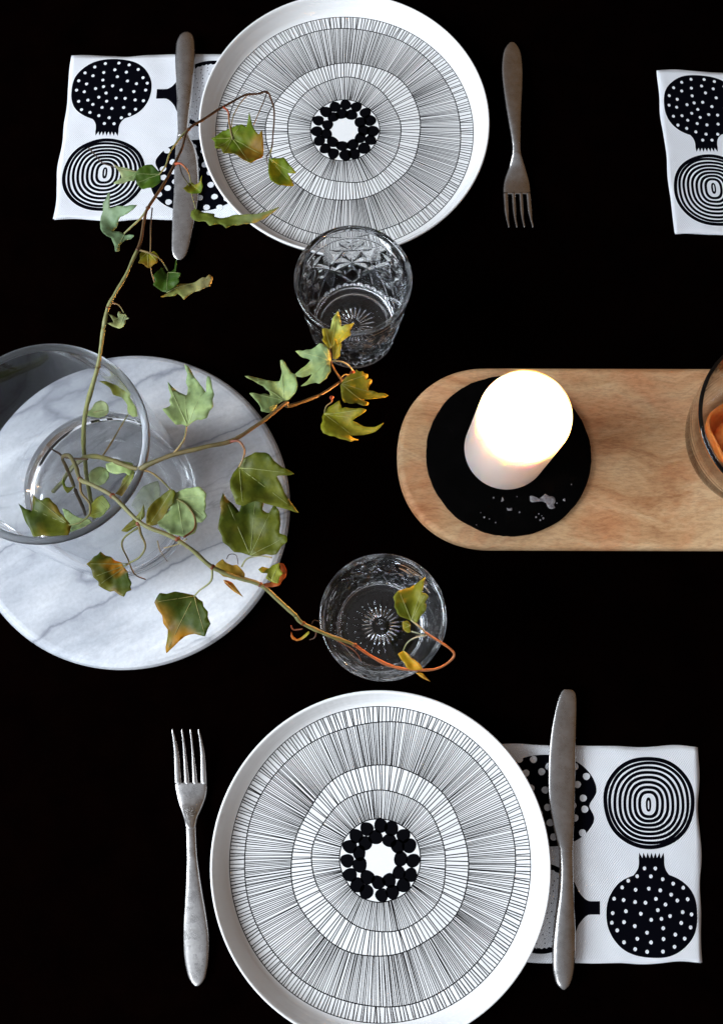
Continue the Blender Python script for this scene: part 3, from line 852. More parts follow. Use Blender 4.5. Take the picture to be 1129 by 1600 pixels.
# ------------------------------------------------------------------ glass bowl at the right with orange pieces
bz = WT + .0006
bc = P(1166, 697, bz)
def bowl():
    o = [(0, .0008), (.030, .0008), (.036, 0), (.042, .0022), (.0500, .0085), (.0560, .020), (.0600, .036), (.0630, .054), (.0652, .074), (.0658, .0768), (.0650, .0778), (.0636, .0776), (.0630, .0765),
         (.0608, .054), (.0576, .036), (.0532, .021), (.0470, .0115), (.036, .0078), (0, .0072)]
    q_ = spline([list(a) for a in o], 3)
    return [(max(r, 0) if 0 < i < len(q_) - 1 else 0, z + bz) for i, (r, z) in enumerate(q_)]
bo = mesh('glass_bowl', *lathe(bowl(), bc, 128), m_bowlg); origin_to(bo, (bc.x, bc.y, bz)); fixn(bo)
tag(bo, 'clear glass bowl with orange pieces inside, on the wooden board', 'bowl')
def orange_piece(px, py, z, R_, sq, seed, label):
    c = P(px, py, z)
    e = empty('orange_ornament', (c.x, c.y, z), label, 'ornament', 'orange pieces in the glass bowl')
    # cupped round shell
    vs, fs = [], []
    n = 40
    pr = [(.05, .0), (.4, .0005), (.75, .003), (.92, .008), (1.0, .014), (1.02, .017), (.97, .0185), (.88, .015), (.72, .009), (.4, .0055), (.05, .005)]
    for r_, zz in pr:
        for i in range(n):
            t = 2 * pi * i / n
            k_ = R_ * r_ * (1 + .05 * sin(3 * t + seed) + .03 * sin(5 * t))
            vs.append((c.x + k_ * cos(t), c.y + k_ * sin(t) * sq, z + zz * R_ / .02 * (1 + .12 * sin(2 * t + seed))))
    for r_ in range(len(pr) - 1):
        for i in range(n):
            j = (i + 1) % n; fs.append((r_ * n + i, r_ * n + j, (r_ + 1) * n + j, (r_ + 1) * n + i))
    fs.append(tuple(range(n))[::-1]); fs.append(tuple(range((len(pr) - 1) * n, len(pr) * n)))
    fixn(mesh('shell', vs, fs, m_orange, e))
    # folded petals lying in it
    for kk in range(3):
        a = seed + kk * 2.1
        vs, fs = [], []
        for i in range(11):
            for j in range(7):
                u, v = i / 10, j / 6 - .5
                w = sin(pi * min(.97, u * .85 + .12)) * R_ * .95
                x = (u * 1.25 - .75) * R_ ; y = v * w
                zz = z + R_ * .45 + R_ * .45 * sin(pi * u) * (1 - 2.2 * v * v) + kk * .0012
                vs.append((c.x + x * cos(a) - y * sin(a), c.y + (x * sin(a) + y * cos(a)) * sq, zz))
        for i in range(10):
            for j in range(6):
                q0 = i * 7 + j; fs.append((q0, q0 + 1, q0 + 8, q0 + 7))
        o = mesh('petal', vs, fs, m_orange, e)
        sm = o.modifiers.new('thickness', 'SOLIDIFY'); sm.thickness = .0016; sm.offset = 0
orange_piece(1141, 687, bz + .011, .0250, 1.05, 0.3, 'orange cupped piece lying in the glass bowl, nearest the candle')
orange_piece(1160, 604, bz + .024, .0200, .95, 3.0, 'orange piece at the far side of the glass bowl, cut by the photo edge')

# ------------------------------------------------------------------ ivy
def rg(ox, oy, k): return lambda x, y: (ox + x * k, oy + y * k)
RA, RB, RC, RG = rg(140, 130, .3012), rg(0, 520, .4163), rg(370, 470, .2303), rg(460, 840, .248)
OL, OLD, YE, PG, GG, ORG, BR_, YG, DG = (.105, .135, .012), (.050, .085, .010), (.42, .36, .035), (.36, .46, .22), (.21, .31, .185), (.50, .20, .012), (.20, .07, .015), (.26, .27, .020), (.035, .095, .012)
GR = (.13, .22, .02)

def tint(o, fn):
    ca = o.data.color_attributes.new('tint', 'FLOAT_COLOR', 'POINT')
    off = Vector((0, 0, 0)); p = o.parent
    while p is not None: off += Vector(p.location); p = p.parent
    for i, v in enumerate(o.data.vertices):
        ca.data[i].color = (*fn(v.co + off), 1)
def lerp(a, b, t):
    t = max(0, min(1, t)); return tuple(x + (y - x) * t for x, y in zip(a, b))

def boost(c):
    return tuple(min(.62, x * k_) for x, k_ in zip(c, ((1.05, 1.08, .95) if c[2] > .085 else (1.12, 1.0, .55))))
def leaf(par, R, outl, base, z, c0, c1=None, at=0.6, fold=.25, roll=0.0, c2=None, seed=0, axis=None, tips=4, dark=None):
    """c0 near the stalk, c1 toward the tip (blend around `at`), c2 patchy third colour"""
    c0 = boost(c0); c1 = boost(c1) if c1 else None; c2 = boost(c2) if c2 else None
    outl = [R(*p) for p in outl]; bx, by = R(*base)
    sm_ = spline(outl + [outl[0]], 4)[:-1]; w = []
    for i_, (x, y) in enumerate(sm_):
        a_, b_ = outl[i_ // 4], outl[(i_ // 4 + 1) % len(outl)]; t_ = (i_ % 4) / 4
        x, y = .45 * x + .55 * (a_[0] + (b_[0] - a_[0]) * t_), .45 * y + .55 * (a_[1] + (b_[1] - a_[1]) * t_)
        w.append(P(x, y, z))
    b0 = P(bx, by, z)
    cen = sum((p for p in w), Vector()) / len(w)
    far = max(w, key=lambda p: (p - b0).length)
    ax_ = (cen - b0) if axis is None else (P(*R(*axis), z) - b0)
    if ax_.length < 1e-5: ax_ = far - b0
    Lx = max((p - b0).dot(ax_.normalized()) for p in w)
    ax_.normalize(); pe = Vector((-ax_.y, ax_.x, 0))
    xs = [p.x for p in w]; ys = [p.y for p in w]
    def inside(x, y):
        c = False; j = len(w) - 1
        for i in range(len(w)):
            if (w[i].y > y) != (w[j].y > y) and x < (w[j].x - w[i].x) * (y - w[i].y) / (w[j].y - w[i].y) + w[i].x: c = not c
            j = i
        return c
    st = max(.0012, min(.0024, Lx / 16))
    pts = [Vector((p.x, p.y)) for p in w]; nb = len(pts)
    y = min(ys) + st / 2; r_ = 0
    while y < max(ys):
        x = min(xs) + (st / 2 if r_ % 2 else 0)
        while x < max(xs):
            if inside(x, y) and min((Vector((x, y)) - Vector((p.x, p.y))).length for p in w) > st * .45: pts.append(Vector((x, y)))
            x += st
        y += st; r_ += 1
    co, ed, fa, *_ = geometry.delaunay_2d_cdt(pts, [(i, (i + 1) % nb) for i in range(nb)], [list(range(nb))], 1, 1e-7)
    sd = Vector((seed * 3.7 + bx, by, seed))
    def hz(x, y):
        d = Vector((x, y, 0)) - Vector((b0.x, b0.y, 0))
        s = d.dot(ax_); t = d.dot(pe)
        u = s / max(Lx, 1e-5)
        return z + fold * (abs(t) * 1.15 - .0006) - fold * .25 * Lx * (u * u) + roll * t * .5 +   .0034 * noise.noise(Vector((x, y, 0)) * 62 + sd) + .0009 * noise.noise(Vector((x, y, 0)) * 260 + sd)
    vs = [(p.x, p.y, hz(p.x, p.y)) for p in co]
    fs = [tuple(f) for f in fa]
    fs = [f if (Vector(vs[f[1]]) - Vector(vs[f[0]])).cross(Vector(vs[f[2]]) - Vector(vs[f[0]])).z > 0 else tuple(reversed(f)) for f in fs]
    o = mesh('leaf', vs, fs, m_leaf, par)
    c1 = c1 or c0
    def fn(p):
        d = Vector((p.x, p.y, 0)) - Vector((b0.x, b0.y, 0)); u = d.dot(ax_) / max(Lx, 1e-5)
        nn = noise.noise(Vector((p.x, p.y, 0)) * 55 + sd)
        c = lerp(c0, c1, (u - at) * 3.0 + .5 + nn * 1.1)
        if c2: c = lerp(c, c2, noise.noise(Vector((p.x, p.y, 0)) * 85 + sd * 2) * 2.2 - .25)
        c = lerp(c, tuple(x * .5 for x in c), noise.noise(Vector((p.x, p.y, 0)) * 150 + sd) * 1.1)
        return c
    tint(o, fn)
    sm = o.modifiers.new('thickness', 'SOLIDIFY'); sm.thickness = .0002; sm.offset = 0
    # raised veins running from the stalk to the lobe tips
    ext = []
    for i in range(nb):
        d0 = (w[i] - b0).length
        if d0 > Lx * .42 and d0 >= (w[i - 2] - b0).length and d0 >= (w[(i + 2) % nb] - b0).length and d0 >= (w[i - 1] - b0).length and d0 >= (w[(i + 1) % nb] - b0).length:
            if all((w[i] - e_).length > Lx * .22 for e_ in ext): ext.append(w[i])
    A = Acc()
    for tp in ext[:6]:
        line = []
        for k_ in range(9):
            t = k_ / 8 * .90
            q_ = b0.lerp(tp, t)
            if not inside(q_.x, q_.y) and k_ > 1: break
            line.append(Vector((q_.x, q_.y, hz(q_.x, q_.y) + .00015)))
        if len(line) > 3: A.add(tube(line, [.00032 * (1 - .75 * i / len(line)) for i in range(len(line))], 5, 1))
    if A.v:
        vo = mesh('vein', A.v, A.f, m_stem, o)
        lc = lerp(lerp(c0, c1, .3), (.50, .52, .24), .35)
        tint(vo, lambda p: lc)
    return o

def stalk(par, pts, r0, r1, ca, cb=None, name='petiole', n=8, wob=.25):
    """pts: (px, py, z)"""
    w = [P(x, y, z) for x, y, z in pts]
    m = len(w)
    rad = [.78 * (r0 + (r1 - r0) * i / (m - 1)) for i in range(m)]
    o = mesh(name, *tube(w, rad, n, 5, wob), m_stem, par)
    cb = cb or ca
    a, b = w[0], w[-1]
    L_ = max((b - a).length_squared, 1e-9)
    def fn(p):
        t = (p - a).dot(b - a) / L_
        c = lerp(ca, cb, t * 1.2 - .1 + .25 * noise.noise(p * 90))
        return lerp(c, tuple(x * .5 for x in c), max(0, noise.noise(p * 220)))
    tint(o, fn)
    return o
def node(par, x, y, z, r, col):
    c = P(x, y, z); r *= .66; col = tuple(q_ * .6 for q_ in col)
    vs, fs = tube([c + Vector((-r * 1.1, 0, 0)), c + Vector((-r * .5, 0, 0)), c, c + Vector((r * .6, .0002, 0)), c + Vector((r * 1.2, 0, 0))], [r * .35, r * .95, r * 1.1, r * .9, r * .3], 8, 3, .3)
    o = mesh('bud', vs, fs, m_stem, par); tint(o, lambda p: col)
def Rz(R, lst): return [(*R(x, y), z) for x, y, z in lst]
STG, STB, RED, TAN = (.15, .155, .045), (.045, .025, .015), (.36, .065, .02), (.30, .21, .09)
STL = (.24, .24, .10)

# ---- vine A : up and over the far plate
eA = empty('ivy_vine', P(150, 808, .03), 'long ivy vine climbing from the vase up across the knife and over the far plate', 'ivy', 'ivy vines in the glass vase')
main = Rz(RB, [(365, 705, .027), (340, 620, .060), (325, 540, .092), (315, 430, .130), (320, 300, .168), (365, 130, .195), (385, 0, .205)]) + Rz(RA, [(75, 1250, .212), (95, 1165, .214), (130, 1095, .215), (190, 990, .215), (250, 865, .214)])
stalk(eA, main, .0021, .0013, STG, STL, 'stem', 10)
main2 = Rz(RA, [(250, 865, .214), (268, 800, .212), (285, 715, .210), (303, 645, .208), (380, 530, .203), (440, 420, .197), (475, 340, .192), (512, 238, .186), (600, 180, .178), (690, 122, .171), (800, 64, .163), (870, 52, .157), (920, 42, .150), (945, 90, .143), (957, 140, .138), (953, 250, .130), (945, 330, .124), (918, 375, .120)])
stalk(eA, main2, .0013, .0007, (.10, .055, .025), STB, 'stem', 10)
for x, y, z in [(95, 1165, .214), (303, 645, .208), (440, 420, .197), (512, 238, .186), (250, 865, .214)]: node(eA, *RA(x, y), z, .0018, (.16, .07, .03))
for x, y, z in [(365, 130, .195), (325, 540, .092)]: node(eA, *RB(x, y), z, .0022, (.20, .16, .05))
stalk(eA, Rz(RA, [(303, 645, .208), (265, 700, .206), (215, 745, .203), (180, 778, .200)]), .0010, .0007, STL, STL)
stalk(eA, Rz(RA, [(440, 420, .197), (470, 415, .200), (500, 440, .200), (520, 480, .196), (525, 520, .193)]), .0011, .0006, RED, STL)
stalk(eA, Rz(RA, [(512, 238, .186), (462, 290, .189), (415, 360, .190), (395, 420, .189), (360, 475, .187)]), .0009, .0006, STL, STL)
stalk(eA, Rz(RA, [(465, 420, .199), (480, 470, .196), (520, 540, .192), (533, 600, .190), (550, 655, .188)]), .0006, .0005, STB, STL)
stalk(eA, Rz(RA, [(690, 122, .171), (718, 145, .171), (725, 200, .168), (740, 290, .166)]), .0010, .0007, RED, STL)
stalk(eA, Rz(RA, [(920, 44, .150), (895, 110, .154), (865, 180, .158), (840, 235, .161)]), .0005, .0004, STB, TAN)
stalk(eA, Rz(RA, [(815, 66, .162), (775, 110, .166), (745, 170, .167), (735, 230, .167)]), .0005, .0004, TAN, STL)
stalk(eA, Rz(RA, [(945, 330, .124), (938, 360, .124), (935, 395, .126)]), .0006, .0005, STL, STL)
stalk(eA, Rz(RA, [(918, 375, .120), (918, 400, .120), (930, 440, .121)]), .0005, .0003, STB, TAN)
stalk(eA, Rz(RA, [(325, 645, .207), (320, 720, .206), (315, 860, .204), (318, 960, .201), (338, 1035, .198)]), .0006, .0004, STB, TAN)
stalk(eA, Rz(RA, [(300, 655, .208), (285, 720, .206), (270, 780, .204)]), .0008, .0002, TAN, STB)
stalk(eA, Rz(RA, [(250, 865, .214), (310, 880, .213), (365, 912, .210), (405, 972, .204)]), .0008, .0006, TAN, STL)
stalk(eA, Rz(RA, [(118, 1140, .215), (150, 1150, .215), (175, 1190, .213)]), .0006, .0004, (.3, .12, .04), STL)
stalk(eA, Rz(RA, [(-5, 335, .176), (40, 380, .180), (70, 415, .182), (150, 440, .186)]), .0007, .0004, STB, STB)
stalk(eA, Rz(RA, [(150, 440, .186), (200, 452, .188), (265, 462, .188)]), .0005, .0004, STL, STL)
leaf(eA, RA, [(633,290),(655,278),(670,258),(690,245),(735,238),(770,232),(790,225),(815,236),(833,178),(848,235),(880,285),(897,260),(903,310),(900,375),(865,405),(835,428),(805,418),(760,385),(730,386),(700,388),(683,350),(655,350),(650,310)], (740, 285), .165, GR, (.24, .15, .02), .62, .35, axis=(870, 350), c2=(.22, .24, .03), seed=1)
leaf(eA, RA, [(930,395),(985,388),(1010,388),(1035,420),(1072,468),(1045,465),(1025,458),(1040,480),(1058,518),(1020,526),(980,530),(940,510),(928,470)], (935, 395), .126, (.16, .25, .02), YG, .8, .3, seed=2)
leaf(eA, RA, [(235,478),(270,450),(300,438),(330,435),(365,465),(372,500),(372,530),(335,555),(290,550),(270,545),(255,530),(240,510)], (365, 470), .187, DG, (.06, .13, .015), .5, .4, seed=3)
leaf(eA, RA, [(125,425),(150,435),(185,440),(215,448),(240,455),(262,468),(240,485),(235,510),(205,512),(180,520),(150,527),(125,520),(145,500),(165,488),(155,460)], (255, 465), .186, (.25, .34, .15), (.36, .42, .24), .4, .25, c2=(.30, .20, .06), seed=4)
leaf(eA, RA, [(487,550),(500,535),(512,510),(525,505),(545,520),(570,515),(587,490),(582,515),(588,535),(578,560),(560,567),(530,572),(505,565)], (527, 515), .193, YG, GR, .6, .4, seed=5)
leaf(eA, RA, [(525,690),(528,660),(545,648),(570,655),(600,668),(645,672),(650,695),(690,697),(740,680),(800,680),(880,678),(940,660),(985,645),(950,672),(900,698),(830,720),(770,735),(740,738),(710,757),(690,740),(670,735),(645,745),(625,748),(605,725),(590,720),(565,722),(540,715)], (548, 652), .186, (.17, .24, .06), (.24, .27, .10), .5, .3, roll=.4, axis=(800, 700), seed=6)
leaf(eA, RA, [(100,590),(115,588),(112,625),(108,655),(150,648),(200,655),(258,658),(235,680),(200,690),(160,697),(148,715),(135,740),(120,765),(160,768),(185,785),(210,787),(235,795),(215,808),(190,815),(175,830),(165,850),(165,885),(145,892),(138,860),(125,830),(115,808),(95,802),(75,785),(60,760),(52,710),(55,680),(68,655),(70,625),(90,610)], (180, 775), .198, GG, (.20, .27, .17), .5, .35, axis=(80, 690), seed=7)
leaf(eA, RA, [(262,890),(270,878),(290,870),(315,880),(332,872),(350,885),(360,900),(350,915),(355,930),(330,945),(318,955),(300,958),(285,945),(275,940),(255,938),(265,915)], (300, 872), .211, YG, (.30, .20, .03), .6, .2, seed=8)
leaf(eA, RA, [(335,1010),(350,990),(375,955),(395,985),(410,975),(440,965),(448,930),(455,915),(455,950),(450,985),(480,1000),(465,1020),(470,1040),(430,1070),(400,1087),(370,1075),(335,1055),(345,1035)], (405, 975), .203, DG, (.05, .12, .01), .5, .4, axis=(380, 1060), seed=9)
leaf(eA, RA, [(370,1112),(400,1098),(425,1075),(450,1055),(470,1045),(490,1045),(540,1032),(565,1020),(585,1003),(600,1003),(618,985),(637,1000),(630,1020),(622,1045),(600,1058),(575,1078),(550,1083),(530,1095),(512,1112),(495,1135),(480,1115),(460,1100),(450,1115),(410,1120),(390,1120)], (400, 1085), .200, (.30, .34, .10), (.46, .42, .22), .45, .4, roll=-.3, axis=(600, 1040), c2=(.36, .22, .03), seed=10)
leaf(eA, RA, [(92,1245),(108,1242),(122,1236),(112,1215),(100,1200),(122,1205),(145,1215),(142,1195),(150,1180),(168,1190),(182,1188),(190,1205),(203,1218),(185,1222),(185,1240),(175,1262),(155,1270),(130,1262),(110,1255)], (175, 1190), .212, (.40, .46, .26), (.42, .44, .20), .6, .25, seed=11)

# ---- vine B : to the upper right, ends over the far tumbler
eB = empty('ivy_vine', P(150, 715, .10), 'ivy vine reaching over the marble, ending in yellow leaves at the far tumbler', 'ivy', 'ivy vines in the glass vase')
mb_ = Rz(RB, [(210, 600, .035), (260, 520, .080), (320, 468, .130), (400, 472, .165), (510, 510, .181), (560, 494, .186), (650, 458, .190), (760, 430, .192), (860, 408, .191), (960, 350, .188), (1040, 288, .182), (1075, 262, .179)]) + Rz(RC, [(340, 715, .174), (450, 682, .168), (560, 640, .160), (650, 583, .152), (740, 522, .144), (795, 475, .140)])
stalk(eB, mb_, .0022, .0011, STG, (.13, .08, .035), 'stem', 10)
for x, y, z in [(510, 510, .181), (650, 458, .190), (860, 408, .191), (1070, 265, .179)]: node(eB, *RB(x, y), z, .0019, (.24, .10, .04))
node(eB, *RC(782, 488), .141, .0024, (.42, .07, .02)); node(eB, *RC(640, 655), .158, .0018, (.55, .10, .04))
stalk(eB, Rz(RB, [(650, 456, .190), (675, 425, .192), (692, 395, .193), (700, 350, .193)]), .0010, .0006, TAN, STL)
stalk(eB, Rz(RB, [(860, 408, .191), (895, 406, .195), (915, 435, .197), (912, 470, .196), (897, 503, .193)]), .0011, .0007, (.20, .05, .03), TAN)
stalk(eB, Rz(RB, [(385, 462, .160), (420, 410, .150), (455, 350, .142), (482, 305, .138)]), .0009, .0006, TAN, STL)
stalk(eB, Rz(RB, [(510, 512, .181), (560, 522, .184), (605, 553, .186), (640, 588, .186)]), .0010, .0006, (.26, .14, .04), STG)
stalk(eB, Rz(RB, [(350, 300, .12), (380, 293, .12), (405, 292, .12)]), .0005, .0004, (.4, .4, .2), STL)
stalk(eB, Rz(RB, [(185, 430, .120), (215, 448, .125), (250, 470, .130), (330, 475, .135)]), .0008, .0010, STB, (.1, .06, .03))
stalk(eB, Rz(RC, [(790, 480, .140), (755, 435, .146), (700, 410, .150), (620, 408, .152)]), .0007, .0006, (.42, .36, .22), STL)
stalk(eB, Rz(RC, [(760, 505, .143), (730, 500, .146), (700, 530, .148)]), .0007, .0005, TAN, STL)
stalk(eB, Rz(RC, [(710, 535, .148), (660, 465, .150), (635, 400, .150), (632, 320, .150)]), .0009, .0006, (.38, .18, .06), (.3, .2, .1))
stalk(eB, Rz(RC, [(640, 655, .158), (640, 685, .155), (605, 715, .152), (592, 760, .150)]), .0007, .0005, (.45, .16, .05), STL)
leaf(eB, RB, [(688,112),(700,116),(712,132),(728,162),(745,185),(760,205),(775,226),(776,195),(780,170),(790,172),(797,190),(800,215),(808,240),(802,258),(804,285),(790,300),(780,325),(760,332),(740,330),(720,338),(700,348),(680,342),(660,345),(640,325),(617,298),(632,290),(645,278),(640,262),(645,240),(636,215),(632,188),(648,205),(672,225),(700,235),(704,205),(695,180),(700,150),(692,130)], (703, 348), .193, PG, (.28, .38, .20), .5, .3, c2=(.30, .38, .14), axis=(715, 200), seed=21)
leaf(eB, RB, [(865,560),(872,530),(888,505),(905,480),(930,468),(960,455),(995,455),(1012,462),(1030,485),(1060,508),(1085,518),(1105,532),(1070,538),(1040,540),(1055,570),(1068,600),(1085,625),(1120,672),(1090,665),(1050,655),(1010,645),(960,635),(915,655),(890,648),(880,620),(868,590)], (897, 505), .192, OL, (.14, .17, .025), .5, .25, c2=OLD, axis=(1040, 610), seed=22)
leaf(eB, RB, [(840,605),(852,625),(870,640),(885,655),(898,672),(905,640),(930,610),(960,600),(985,615),(990,640),(985,665),(1010,680),(1030,650),(1050,675),(1055,720),(1050,755),(1078,768),(1080,790),(1060,805),(1040,835),(1020,838),(1000,835),(970,840),(940,838),(910,828),(880,825),(860,805),(840,790),(835,765),(822,740),(828,700),(832,670),(828,640)], (940, 838), .180, OL, OLD, .55, .28, c2=(.16, .13, .02), axis=(930, 660), seed=23)
leaf(eB, RB, [(372,182),(410,180),(432,172),(455,183),(450,195),(470,215),(492,222),(490,245),(505,270),(515,285),(520,318),(500,318),(480,300),(478,270),(455,240),(425,232),(410,205)], (485, 305), .138, (.26, .32, .12), (.17, .20, .05), .5, .3, axis=(440, 200), seed=24)
leaf(eB, RB, [(345,280),(358,262),(380,255),(400,265),(410,280),(408,300),(395,314),(370,320),(345,316),(325,310),(318,295),(335,290)], (405, 292), .120, (.42, .48, .26), PG, .5, .2, seed=25)
leaf(eB, RB, [(395,490),(440,480),(470,485),(500,493),(505,515),(490,540),(470,528),(440,532),(415,525),(400,515)], (510, 508), .172, (.28, .36, .13), PG, .5, .2, seed=26)
leaf(eB, RB, [(430,602),(450,575),(460,550),(480,530),(505,520),(500,550),(490,580),(475,600),(460,612)], (500, 525), .150, (.2, .26, .08), (.15, .12, .04), .5, .25, seed=27)
leaf(eB, RB, [(545,712),(548,685),(555,660),(575,635),(600,612),(620,598),(640,587),(655,592),(662,605),(655,625),(655,640),(635,660),(620,690),(600,712),(570,722),(555,720)], (645, 590), .186, (.12, .15, .015), (.17, .16, .02), .5, .3, axis=(560, 700), seed=28)
leaf(eB, RC, [(580,195),(600,185),(632,190),(640,155),(650,120),(668,92),(685,65),(692,88),(700,110),(705,145),(708,172),(740,160),(770,155),(795,152),(778,178),(765,200),(772,222),(770,240),(750,250),(735,268),(718,275),(700,290),(678,296),(660,310),(640,308),(625,320),(600,300),(580,275),(588,250),(580,225)], (635, 320), .150, (.50, .46, .06), (.50, .52, .14), .5, .3, axis=(685, 130), c2=(.46, .38, .04), seed=29)
leaf(eB, RC, [(640,318),(652,312),(658,280),(665,252),(674,275),(682,300),(708,293),(710,315),(702,340),(700,368),(685,388),(665,395),(650,385),(648,350)], (650, 392), .151, (.52, .46, .05), YE, .5, .3, seed=30)
leaf(eB, RC, [(397,345),(425,342),(450,345),(480,340),(510,338),(535,325),(560,305),(585,310),(610,325),(625,348),(632,375),(638,400),(632,425),(637,460),(637,490),(620,515),(610,540),(585,555),(560,572),(535,562),(500,570),(470,580),(435,583),(455,565),(480,542),(500,515),(510,498),(475,510),(440,517),(410,508),(385,500),(405,480),(430,460),(465,435),(498,408),(480,396),(450,390),(430,378),(415,362)], (622, 408), .152, (.34, .45, .22), (.38, .44, .16), .5, .28, c2=(.28, .40, .22), axis=(440, 440), seed=31)
leaf(eB, RC, [(57,520),(80,515),(110,518),(150,525),(200,538),(245,545),(290,552),(300,530),(308,495),(300,455),(298,420),(312,418),(330,432),(345,460),(362,485),(380,505),(405,518),(406,545),(415,580),(412,610),(400,635),(375,655),(350,672),(325,672),(300,682),(280,700),(265,730),(248,755),(225,768),(200,768),(170,762),(165,735),(150,710),(125,685),(92,648),(125,645),(160,648),(195,640),(228,648),(222,625),(200,608),(180,585),(150,572),(125,555),(100,545),(78,535)], (318, 668), .180, (.32, .43, .19), (.38, .46, .20), .5, .28, c2=(.42, .44, .14), axis=(220, 520), seed=32)
leaf(eB, RC, [(700,575),(715,555),(740,530),(775,510),(805,498),(808,482),(835,492),(850,488),(865,500),(888,505),(890,520),(880,540),(900,532),(918,540),(910,560),(898,575),(893,598),(930,608),(960,622),(1000,622),(1028,635),(1000,648),(960,655),(925,662),(890,665),(855,668),(870,680),(892,692),(890,712),(860,722),(835,712),(810,700),(785,710),(760,708),(745,700),(728,702),(712,670),(708,640),(705,600)], (708, 570), .146, (.24, .25, .02), (.40, .32, .03), .35, .3, c2=(.18, .18, .02), axis=(900, 630), seed=33)
leaf(eB, RC, [(585,770),(600,745),(622,722),(645,712),(670,698),(695,690),(702,710),(712,735),(735,730),(760,738),(800,745),(840,745),(880,755),(860,772),(840,785),(810,798),(785,815),(820,830),(860,850),(900,855),(940,855),(970,842),(995,830),(975,858),(940,885),(900,895),(860,902),(810,910),(768,915),(790,930),(825,943),(795,950),(770,962),(740,952),(700,945),(665,932),(640,930),(610,920),(588,912),(572,880),(570,850),(582,820),(578,790)], (592, 765), .150, (.28, .31, .03), (.36, .34, .05), .5, .3, c2=(.20, .17, .03), axis=(800, 870), seed=34)

# ---- vine C : to the lower right, ends over the near tumbler
eC = empty('ivy_vine', P(125, 750, .12), 'ivy vine whose reddish tip curls over the near tumbler', 'ivy', 'ivy vines in the glass vase')
mcn = Rz(RB, [(330, 690, .030), (290, 610, .080), (255, 520, .120), (235, 470, .138), (262, 462, .150), (285, 500, .165), (300, 550, .178), (340, 570, .185), (420, 610, .192), (500, 690, .198), (560, 730, .200), (650, 768, .199), (720, 815, .196), (795, 880, .190), (880, 915, .183), (975, 945, .176), (1040, 1000, .169), (1110, 1062, .160)])
stalk(eC, mcn, .0015, .0018, (.09, .06, .03), STL, 'stem', 10)
mc2 = Rz(RB, [(1110, 1062, .160)]) + Rz(RG, [(50, 540, .155), (180, 600, .148), (300, 645, .142), (370, 675, .139)])
stalk(eC, mc2, .0018, .0014, STL, (.16, .13, .03), 'stem', 10)
mc3 = Rz(RG, [(370, 675, .139), (430, 715, .136), (500, 758, .133), (600, 808, .130), (700, 832, .128), (830, 836, .126), (900, 825, .125), (960, 795, .125), (1005, 745, .126), (985, 705, .128), (920, 660, .131), (860, 620, .133), (820, 592, .135)])
stalk(eC, mc3, .0014, .0009, (.34, .085, .025), (.40, .14, .05), 'stem', 10)
for x, y, z in [(300, 550, .178), (420, 610, .192), (520, 715, .199), (665, 775, .199), (795, 880, .190), (975, 945, .176)]: node(eC, *RB(x, y), z, .0022, (.30, .09, .04))
for x, y, z in [(50, 540, .155), (375, 680, .139)]: node(eC, *RG(x, y), z, .0022, (.32, .10, .03))
stalk(eC, Rz(RG, [(820, 592, .135), (790, 565, .136), (735, 520, .137)]), .0009, .0006, TAN, (.45, .40, .22))
stalk(eC, Rz(RG, [(735, 590, .136), (780, 603, .136), (830, 615, .133)]), .0005, .0005, (.4, .4, .25), STL)
stalk(eC, Rz(RG, [(830, 615, .133), (760, 630, .132), (710, 665, .130), (685, 715, .127)]), .0006, .0005, (.45, .42, .3), STL)
stalk(eC, Rz(RG, [(-20, 555, .155), (-5, 580, .153), (50, 575, .154)]), .0007, .0006, (.2, .05, .02), (.25, .07, .03))
stalk(eC, Rz(RG, [(90, 560, .153), (130, 590, .150), (125, 630, .147), (95, 645, .146)]), .0006, .0005, (.16, .05, .03), (.1, .05, .03))
stalk(eC, Rz(RG, [(150, 525, .150), (120, 520, .151), (105, 545, .152)]), .0004, .0004, STB, STB)
stalk(eC, Rz(RG, [(200, 605, .146), (290, 660, .140), (380, 720, .134), (420, 780, .13)]), .0005, .0003, (.14, .05, .02), (.2, .06, .03))
leaf(eC, RG, [(-20,595),(-10,620),(15,640),(40,630),(65,610),(90,590),(95,602),(75,625),(45,645),(15,652),(-15,640),(-25,620)], (90, 592), .150, (.40, .40, .08), (.48, .16, .03), .6, .3, seed=40)
stalk(eC, Rz(RB, [(300, 555, .178), (305, 600, .183), (335, 640, .187), (335, 680, .188), (300, 712, .187), (262, 722, .186)]), .0010, .0006, (.22, .12, .05), STG)
stalk(eC, Rz(RB, [(520, 718, .199), (530, 755, .196), (545, 800, .192), (525, 840, .188), (485, 862, .184)]), .0010, .0007, (.22, .17, .07), STG)
stalk(eC, Rz(RB, [(520, 730, .198), (470, 765, .190), (458, 800, .182), (480, 850, .172), (505, 905, .160), (545, 925, .150)]), .0009, .0005, STG, (.14, .09, .05))
stalk(eC, Rz(RB, [(795, 880, .190), (792, 930, .186), (750, 965, .180), (730, 988, .177)]), .0010, .0006, STL, STL)
stalk(eC, Rz(RB, [(905, 880, .182), (925, 850, .182), (970, 838, .182), (1020, 845, .181)]), .0007, .0006, (.35, .38, .18), (.45, .42, .25))
stalk(eC, Rz(RB, [(850, 850, .183), (860, 832, .183), (885, 835, .182), (893, 870, .181)]), .0003, .0003, STB, STB)
stalk(eC, Rz(RB, [(662, 622, .186), (700, 645, .187), (730, 690, .188), (728, 735, .191), (690, 768, .195)]), .0009, .0008, STG, (.26, .10, .04))
stalk(eC, Rz(RB, [(615, 808, .15), (660, 795, .16), (700, 775, .18)]), .0005, .0005, TAN, STL)
stalk(eC, Rz(RB, [(590, 780, .14), (600, 820, .14), (628, 858, .14)]), .0007, .0003, (.3, .28, .18), STB)
